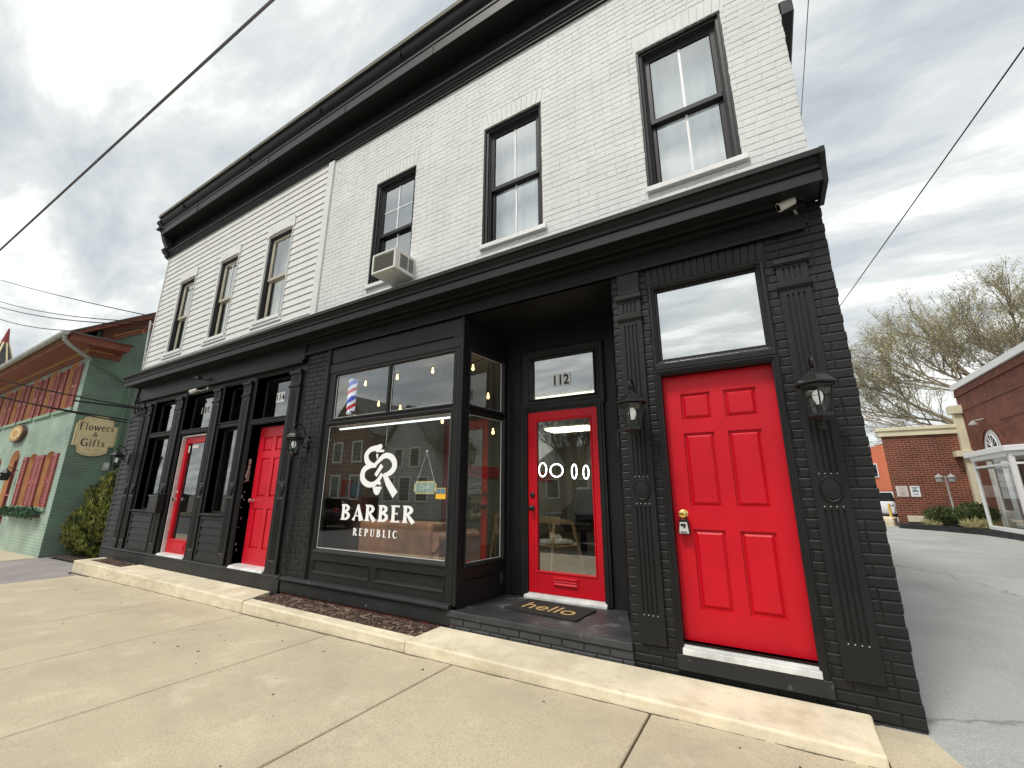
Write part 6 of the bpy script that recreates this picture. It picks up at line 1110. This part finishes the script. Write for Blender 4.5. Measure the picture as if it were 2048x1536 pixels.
for x, w_, m, lb in ((4.02, .37, 'sign_pale', 'pale pink parking notice on the red brick wall'), (4.42, .3, 'white_clean', 'white and blue notice with a car symbol on the red brick wall')):
    t = thing('wall_notice', lb, 'sign', (x, FY, 1.3)); mb = MB(); mb.box(x - w_ / 2, x + w_ / 2, FY - .03, FY - .01, 1.33, 1.76); mb.build('panel', m, t, bevel=.006); mb = MB()
    if m == 'sign_pale':
        mb.frame(x - .1, x + .1, 1.38, 1.56, [(0, FY - .034), (.004, FY - .034), (.004, FY - .03), (0, FY - .03)]); [mb.box(x - .08 + .01 * (k % 3), x + .08 - .012 * ((k + 1) % 3), FY - .033, FY - .03, 1.4 + .024 * k, 1.408 + .024 * k) for k in range(6)]; mb.box(x - .11, x + .11, FY - .033, FY - .03, 1.6, 1.606); mb.box(x - .08, x + .08, FY - .033, FY - .03, 1.66, 1.68); mb.build('print', 'vinyl_print', t)
    else:
        mb.box(x - .1, x + .1, FY - .034, FY - .03, 1.69, 1.72); mb.box(x - .08, x + .08, FY - .034, FY - .03, 1.645, 1.67); mb.py([(x - .1, 1.53), (x + .1, 1.53), (x + .1, 1.58), (x + .05, 1.585), (x + .03, 1.62), (x - .04, 1.62), (x - .06, 1.585), (x - .1, 1.575)], FY - .034, FY - .03); mb.box(x - .09, x + .09, FY - .034, FY - .03, 1.44, 1.455); mb.box(x - .07, x + .07, FY - .034, FY - .03, 1.41, 1.422); mb.build('print', 'sign_blue', t)
mb = MB(); mb.pz([(2.9, 20.4), (3.6, 20.2), (3.9, 21.2), (3.2, 21.6)], .05, .5); o = mb.build('low_wall', 'step', bevel=.05); tag(o, 'low weathered stone wall end at the corner of the red brick building', 'wall')
t = thing('bollard', 'yellow post beside the white parked car', 'bollard', (3.72, 20.9, .1)); mb = MB(); mb.tube([(3.66, 20.9, .1), (3.66, 20.9, 1.02)], .05, 10); mb.lathe([(.05, 0), (.03, .03), (.004, .04)], (3.66, 20.9, 1.02), 10); mb.build('post', 'yellow_post', t, smooth=50)
# orange building behind
t = thing('orange_building', 'orange stucco building behind the parking lot', 'building', (4, 50, 0)); mb = MB(); mb.py([(3, 0), (11, 0), (11, 6.9), (3, 3.9)], 50, 62); mb.build('wall', 'orange_wall', t)
for x in (8.15, 5.6): mb = MB(); mb.box(x - .28, x + .28, 49.9, 50, 3.0, 4.3); f_ = mb.build('window', 'white_trim', t); mb = MB(); mb.box(x - .2, x + .2, 49.87, 49.9, 3.1, 4.2); mb.build('pane', 'car_glass', f_)
mb = MB(); mb.box(5, 9.9, 48.2, 50, 1.35, 1.5); [mb.box(5 + .22 * k, 5.08 + .22 * k, 48.2, 48.24, 1.5, 1.75) for k in range(22)]; [mb.box(x, x + .12, 48.2, 48.3, 0, 1.35) for x in (5, 7.4, 9.78)]; mb.build('green_canopy', 'green_paint', t)

def car(name, label, loc, rot, paint, suv=True, grp=None):
    t = thing(name, label, 'car', loc, grp); m4 = Matrix.Translation(loc) @ Matrix.Rotation(rot, 4, 'Z'); B = lambda: MB(m4)
    H = 1.72 if suv else 1.46; L_ = 4.7; W = .92; sh = 1.02 if suv else .88
    # body loft: stations (x, z_low, z_belt, half width low, half width belt)
    S_ = [(-2.32, .42, .66, .62, .6), (-2.26, .3, .86, .82, .78), (-2.0, .24, .93, .9, .86), (-1.2, .22, sh - .03, .92, .9), (0, .22, sh, .93, .91), (1.2, .22, sh + .02, .93, .91), (2.0, .26, sh + .03, .91, .88), (2.28, .32, sh, .86, .82), (2.36, .45, .9, .74, .7)]
    mb = B(); rings = []
    for x, zl, zb, wl, wb in S_:
        zm = (zl + zb) / 2; rings.append([mb.a((x, s_ * w_, z)) for s_, w_, z in ((-1, wl * .9, zl), (-1, wl, zl + .08), (-1, wl * 1.02, zm), (-1, wb * 1.01, zb - .08), (-1, wb * .92, zb), (1, wb * .92, zb), (1, wb * 1.01, zb - .08), (1, wl * 1.02, zm), (1, wl, zl + .08), (1, wl * .9, zl))])
    for i in range(len(rings) - 1):
        for k in range(10): mb.face([rings[i][k], rings[i][(k + 1) % 10], rings[i + 1][(k + 1) % 10], rings[i + 1][k]])
    mb.face(rings[0]); mb.face(rings[-1]); mb.build('body', paint, t, smooth=50, bevel=.0)
    G_ = [(-1.25, sh - .04, .86), (-.45, H - .08, .66), (-.1, H, .64), (1.3, H, .63), (1.7, H - .04, .62), (2.2, sh + .02, .8)] if suv else [(-1.1, sh - .02, .84), (-.25, H - .03, .6), (.1, H, .6), (.8, H - .02, .58), (1.7, sh + .02, .78), (1.75, sh, .78)]
    mb = B(); l = [mb.a((x, -w_, z)) for x, z, w_ in G_]; r = [mb.a((x, w_, z)) for x, z, w_ in G_]
    for i in range(len(G_) - 1): mb.face([l[i], l[i + 1], r[i + 1], r[i]])
    mb.face(l[::-1]); mb.face(r); mb.build('glasshouse', 'car_glass', t)
    mb = B(); [mb.tube([(x, s_ * (w_ + .01), z) for x, z, w_ in G_[:-1]] + [(G_[-1][0], s_ * G_[-1][2], G_[-1][1])], .035, 6) for s_ in (-1, 1)]; a, b = G_[1], G_[-2]; mb.hexa([(a[0] - .0, -a[2], H - .06), (b[0], -a[2], H - .06), (b[0], a[2], H - .06), (a[0], a[2], H - .06)], [(a[0] + .25, -a[2] * .93, H + .02), (b[0] - .1, -a[2] * .93, H + .02), (b[0] - .1, a[2] * .93, H + .02), (a[0] + .25, a[2] * .93, H + .02)])
    for s_ in (-1, 1):
        for x in (.35, 1.35): mb.tube([(x, s_ * .9, sh - .05), (x - .05, s_ * .65, H - .04)], .03, 6)
    mb.build('roof', paint, t, smooth=50)
    for sx in (-1.42, 1.42):
        for s_ in (-1, 1):
            mb = B(); mb.lathe([(.2, -.1), (.33, -.11), (.345, -.08), (.345, .08), (.33, .11), (.2, .1)], (sx, s_ * .82, .345), 24, 'y'); wh = mb.build('wheel', 'tyre', t, smooth=40); mb = B(); mb.lathe([(.05, .11 * s_), (.2, .1 * s_), (.21, .06 * s_)], (sx, s_ * .82, .345), 12, 'y'); mb.build('rim', 'chrome', wh)
    for s_ in (-1, 1): mb = B(); mb.box(-2.3, -2.08, s_ * .72 - .1, s_ * .72 + .1, .66, .78); mb.build('headlight', 'chrome', t, bevel=.03); mb = B(); mb.box(2.2, 2.34, s_ * .72 - .09, s_ * .72 + .09, .78, .98); mb.build('tail_light', 'lamp_red', t, bevel=.02); mb = B(); mb.box(-1.0, -.85, s_ * 1.0 - .07, s_ * 1.0 + .07, sh + .0, sh + .13); mb.build('mirror', paint, t, bevel=.03)
    return t
car('parked_car', 'white car parked behind the red brick building, seen in the gap', (5.2, 31.5, .1), R(72), 'car_white', False)
car('parked_suv', 'dark SUV parked along the kerb, mirrored in the porch door', (-4.5, -6.9, -.08), 0, 'car_dark', True)
car('parked_car', 'dark car across the road, mirrored at the foot of the display window', (-20, -10.2, -.26), 0, 'car_dark', False)

# ================================================================ TREES
def tree(name, label, base, h, spread, seed, bark, leaf=None, nleaf=0, levels=5, lean=(0, 0), first=.28, trunk=.3, leafsize=.1, dens=1.0, grp=None):
    rn = random.Random(seed); t = thing(name, label, 'tree', base, grp); br = MB(); tips = []; tk = MB()
    def grow(p, d, L, r, lv):
        n = 4; pts = [p]; q = p.copy(); dd = d.copy()
        for i in range(n):
            dd = (dd + Vector((rn.uniform(-1, 1), rn.uniform(-1, 1), rn.uniform(-.6, .9))) * (.12 + .03 * (levels - lv))).normalized(); q = q + dd * L / n; pts.append(q.copy())
        rad = [r * (1 - .42 * i / n) for i in range(n + 1)]; (tk if lv == levels else br).tube(pts, rad, 8 if lv >= levels - 1 else (5 if lv > 1 else 3), caps=False)
        if lv == 0: tips.append((pts, dd)); return
        k = int((5 if lv == levels else rn.choice([3, 4, 4, 5])) * dens + .5)
        for i in range(k):
            f = rn.uniform(.35 if lv < levels else .55, 1.0); j = min(int(f * n), n - 1); o = pts[j].lerp(pts[j + 1], f * n - j); a = rn.uniform(0, 6.283); side = dd.cross(Vector((math.cos(a), math.sin(a), .3))).normalized(); ang_ = rn.uniform(.35, .75) * (spread if lv == levels else 1)
            nd = (dd * math.cos(ang_) + side * math.sin(ang_) + Vector((0, 0, .12))).normalized(); grow(o, nd, L * rn.uniform(.58, .78), r * rn.uniform(.4, .58), lv - 1)
        grow(pts[-1], dd, L * .66, rad[-1] * .9, lv - 1)
    grow(Vector(base), Vector((lean[0], lean[1], 1)).normalized(), h * first, trunk, levels)
    tk.build('trunk', bark, t, smooth=60, recalc=False); br.build('branches', bark, t, recalc=False)
    if leaf:
        mb = MB()
        for pts, d in tips:
            for _ in range(nleaf):
                i = rn.randrange(len(pts) - 1); p = pts[i].lerp(pts[i + 1], rn.random()) + Vector((rn.uniform(-1, 1), rn.uniform(-1, 1), rn.uniform(-1, 1))) * leafsize * .9; a = Vector((rn.uniform(-1, 1), rn.uniform(-1, 1), rn.uniform(-1, 1))).normalized() * leafsize * rn.uniform(.4, 1); b = a.cross(Vector((rn.uniform(-1, 1), rn.uniform(-1, 1), 1))).normalized() * leafsize * .3; mb.cur = rn.choice((0, 0, 1)); mb.poly([p, p + a * .5 + b, p + a, p + a * .5 - b])
        mb.build('crown', leaf, t, recalc=False)
    return t
tree('budding_tree', 'large spreading tree with a haze of new leaves behind the red brick building', (12.0, 31, 0), 21.5, 1.35, 5, 'bark_tan', ['bud', 'bud2'], 2, 6, first=.275, trunk=.34, leafsize=.12)
tree('bare_tree', 'bare street tree mirrored in the porch door', (-9.9, -17.2, 0), 9, 1.1, 8, 'bark', first=.3, trunk=.2, levels=5)
tree('bare_tree', 'bare tree mirrored at the right of the display window', (-18.2, -20, 0), 9, 1.1, 12, 'bark', first=.3, trunk=.2, levels=5)
tree('bare_tree', 'bare tree beside the brown brick house across the street', (-31.5, -19, 0), 9, 1.0, 14, 'bark', ['bud', 'bud2'], 3, 4, first=.3, trunk=.2)

# ================================================================ ACROSS THE STREET (seen in the glass)
def house(name, label, x0, x1, y0, y1, h, ridge, wallm, roofm, gable_front, wins, floors=2):
    t = thing(name, label, 'house', ((x0 + x1) / 2, y1, 0)); mb = MB()
    xm, ym = (x0 + x1) / 2, (y0 + y1) / 2; mb.box(x0, x1, y0, y1, -.3, h)
    if gable_front: mb.py([(x0, h), (x1, h), (xm, ridge)], y0, y1)
    mb.build('wall', wallm, t); mb = MB(); o = .3
    if gable_front:
        for s_, xe in ((-1, x0), (1, x1)): mb.hexa([(xe + s_ * o, y0 - o, h - .15), (xe + s_ * o, y1 + o, h - .15), (xm, y1 + o, ridge + .05), (xm, y0 - o, ridge + .05)], [(xe + s_ * o, y0 - o, h), (xe + s_ * o, y1 + o, h), (xm, y1 + o, ridge + .2), (xm, y0 - o, ridge + .2)])
    else: mb.prism([(x0 - o, y0 - o, h), (x0 - o, y1 + o, h), (x0 - o, ym, ridge)], (x1 - x0 + 2 * o, 0, 0))
    mb.build('roof', roofm, t)
    for x, z, w_, h_ in wins: mb = MB(); mb.frame(x - w_ / 2, x + w_ / 2, z, z + h_, [(0, 0), (.1, 0), (.1, .1), (0, .1)]); mb.v = [Vector((v.x, y1 + .1 - v.y, v.z)) for v in mb.v]; f_ = mb.build('window', 'white_trim', t); mb = MB(); mb.box(x - w_ / 2, x + w_ / 2, y1 + .0, y1 + .05, z, z + h_); mb.box(x - w_ / 2, x + w_ / 2, y1 + .05, y1 + .08, z + h_ / 2 - .03, z + h_ / 2 + .03); mb.build('pane', 'car_glass', f_)
    return t
house('brick_house', 'brown brick gabled house across the street, mirrored in the glass', -30.6, -25.4, -27, -18, 5.6, 8.6, 'opp_brick', 'roof_dark', True, [(-29.2, 1.0, .9, 1.6), (-27, 1.0, .9, 1.6), (-29.2, 3.7, .9, 1.4), (-27, 3.7, .9, 1.4), (-28, 6.2, .7, 1.0)])
house('grey_house', 'grey clapboard house with a steep gable across the street', -25.0, -19.8, -28, -18.5, 4.2, 7.4, 'house_grey', 'roof_dark', True, [(-24, .9, .9, 1.5), (-22.4, .9, .9, 1.5), (-20.8, .9, .9, 1.5), (-23.2, 3.2, .8, 1.2), (-21.6, 3.2, .8, 1.2)])
house('tan_house', 'low tan house across the street, farther right', -16.5, -11, -34, -25, 3.4, 5.4, 'house_tan', 'roof_dark', False, [(-15, 1.1, .9, 1.3), (-12.6, 1.1, .9, 1.3)])
house('grey_house', 'pale grey two-storey house across the street, right of the bare tree', -6.5, 1.5, -34, -24, 5.0, 7.5, 'house_grey', 'roof_dark', False, [(-5, 1.1, .9, 1.5), (-2.5, 1.1, .9, 1.5), (0, 1.1, .9, 1.5), (-5, 3.4, .9, 1.3), (0, 3.4, .9, 1.3)])

# ================================================================ OVERHEAD CABLES
def cable(pts, r, label, m='wire', sag=0.0, grp='overhead cables'):
    P = []
    for i in range(len(pts) - 1):
        a, b = Vector(pts[i]), Vector(pts[i + 1])
        for k in range(13): u = k / 12; q = a.lerp(b, u); q.z -= sag * 4 * u * (1 - u); P.append(q) if (k or not i) else None
    mb = MB(); mb.tube(P, r, 6); o = mb.build('overhead_cable', m, smooth=60, recalc=False); tag(o, label, 'cable', grp); return o
cable([(8, -1.29, 8.0), (-5.669, -1.607, 8.0), (-18.427, -1.905, 8.0), (-50, -2.64, 8.0)], .021, 'thick cable slanting across the upper left sky', 'wire_grey')
cable([(2.9, -3.2, 6.0), (2.28, 2.085, 6.0), (1.476, 8.869, 6.0), (-.2, 23, 6.0)], .009, 'single cable slanting down the sky at the right of the storefront')
cable([(.64, -2, 8.0), (.682, 2.151, 8.0), (.699, 4.164, 8.0), (.75, 12, 8.0)], .006, 'thin pale cable just right of the roof corner', 'wire_grey')
mt = (-12.6, -.05, 5.2)
def far(a, b, k): a, b = Vector(a), Vector(b); return tuple(b + (a - b) * k)
cable([far((-23.28, -1.01, 8.8), (-12.6, .03, 5.42), 1.6), (-12.6, .03, 5.42)], .012, 'uppermost of the four thin cables over the green building', sag=.1)
cable([far((-23.45, -1.11, 8.3), (-12.6, -.04, 5.27), 1.5), (-12.6, -.04, 5.27)], .011, 'second cable from the top over the green building', sag=.35)
cable([far((-23.5, -1.06, 8.11), mt, 1.5), mt], .013, 'third cable from the top over the green building', sag=.35)
cable([far((-23.56, -1.0, 7.88), (-12.6, -.03, 5.12), 1.5), (-12.6, -.03, 5.12)], .012, 'fourth cable from the top over the green building', sag=.55)
cable([far((-18.18, -1.23, 4.45), (-11.82, -.08, 3.13), 1.8), (-11.82, -.08, 3.13)], .016, 'black cable crossing the upper red shutters', sag=.1)
cable([far((-18.24, -1.13, 3.96), (-12.5, -.06, 2.88), 1.8), (-12.5, -.06, 2.88)], .016, 'black cable crossing just above the Flowers and Gifts sign', sag=.06)
cable([far((-18.24, -1.16, 3.99), (-12.5, -.06, 2.96), 1.8), (-12.5, -.06, 2.94)], .016, 'thin black cable running just above the lower one by the Flowers and Gifts sign', sag=.09)
mb = MB()
for ph in (0, 2.1, 4.2):
    a, b = Vector((-14.2, -.59, 3.46)), Vector((-11.78, -.08, 3.11)); mb.tube([a.lerp(b, k / 40) + Vector((0, math.cos(ph + k * .9), math.sin(ph + k * .9))) * .012 for k in range(41)], .011, 5)
mb.tube([(-14.2, -.59, 3.46), (-14.15, -.59, 3.56), (-14.0, -.56, 3.57), (-13.9, -.55, 3.5), (-13.6, -.5, 3.55)], .006, 4)
o = mb.build('twisted_service_cable', 'wire', smooth=60, recalc=False); tag(o, 'thick twisted black cable anchored to the left end of the storefront', 'cable', 'overhead cables')
t = thing('service_mast', 'thin pale service mast with insulators at the left corner of the clapboard wall', 'mast', (-12.6, .02, 4.0)); mb = MB(); mb.tube([(-12.6, .04, 3.9), (-12.6, -.03, 5.3)], .02, 8); mb.tube([(-12.6, .0, 5.22), (-12.39, .05, 5.2)], .012, 6); mb.tube([(-12.6, .0, 4.5), (-12.39, .05, 4.5)], .012, 6); mb.build('pipe', 'alu', t, smooth=50)
mb = MB(); [mb.tube([(-12.6, -.03, 5.3), (-12.75 - .03 * k, -.1, 5.05 - .03 * k), (-12.6, -.08, 4.95 + .05 * k)], .006, 4) for k in range(3)]; mb.build('service_loop', mat('loop_rust', (.3, .12, .06), .7), t)
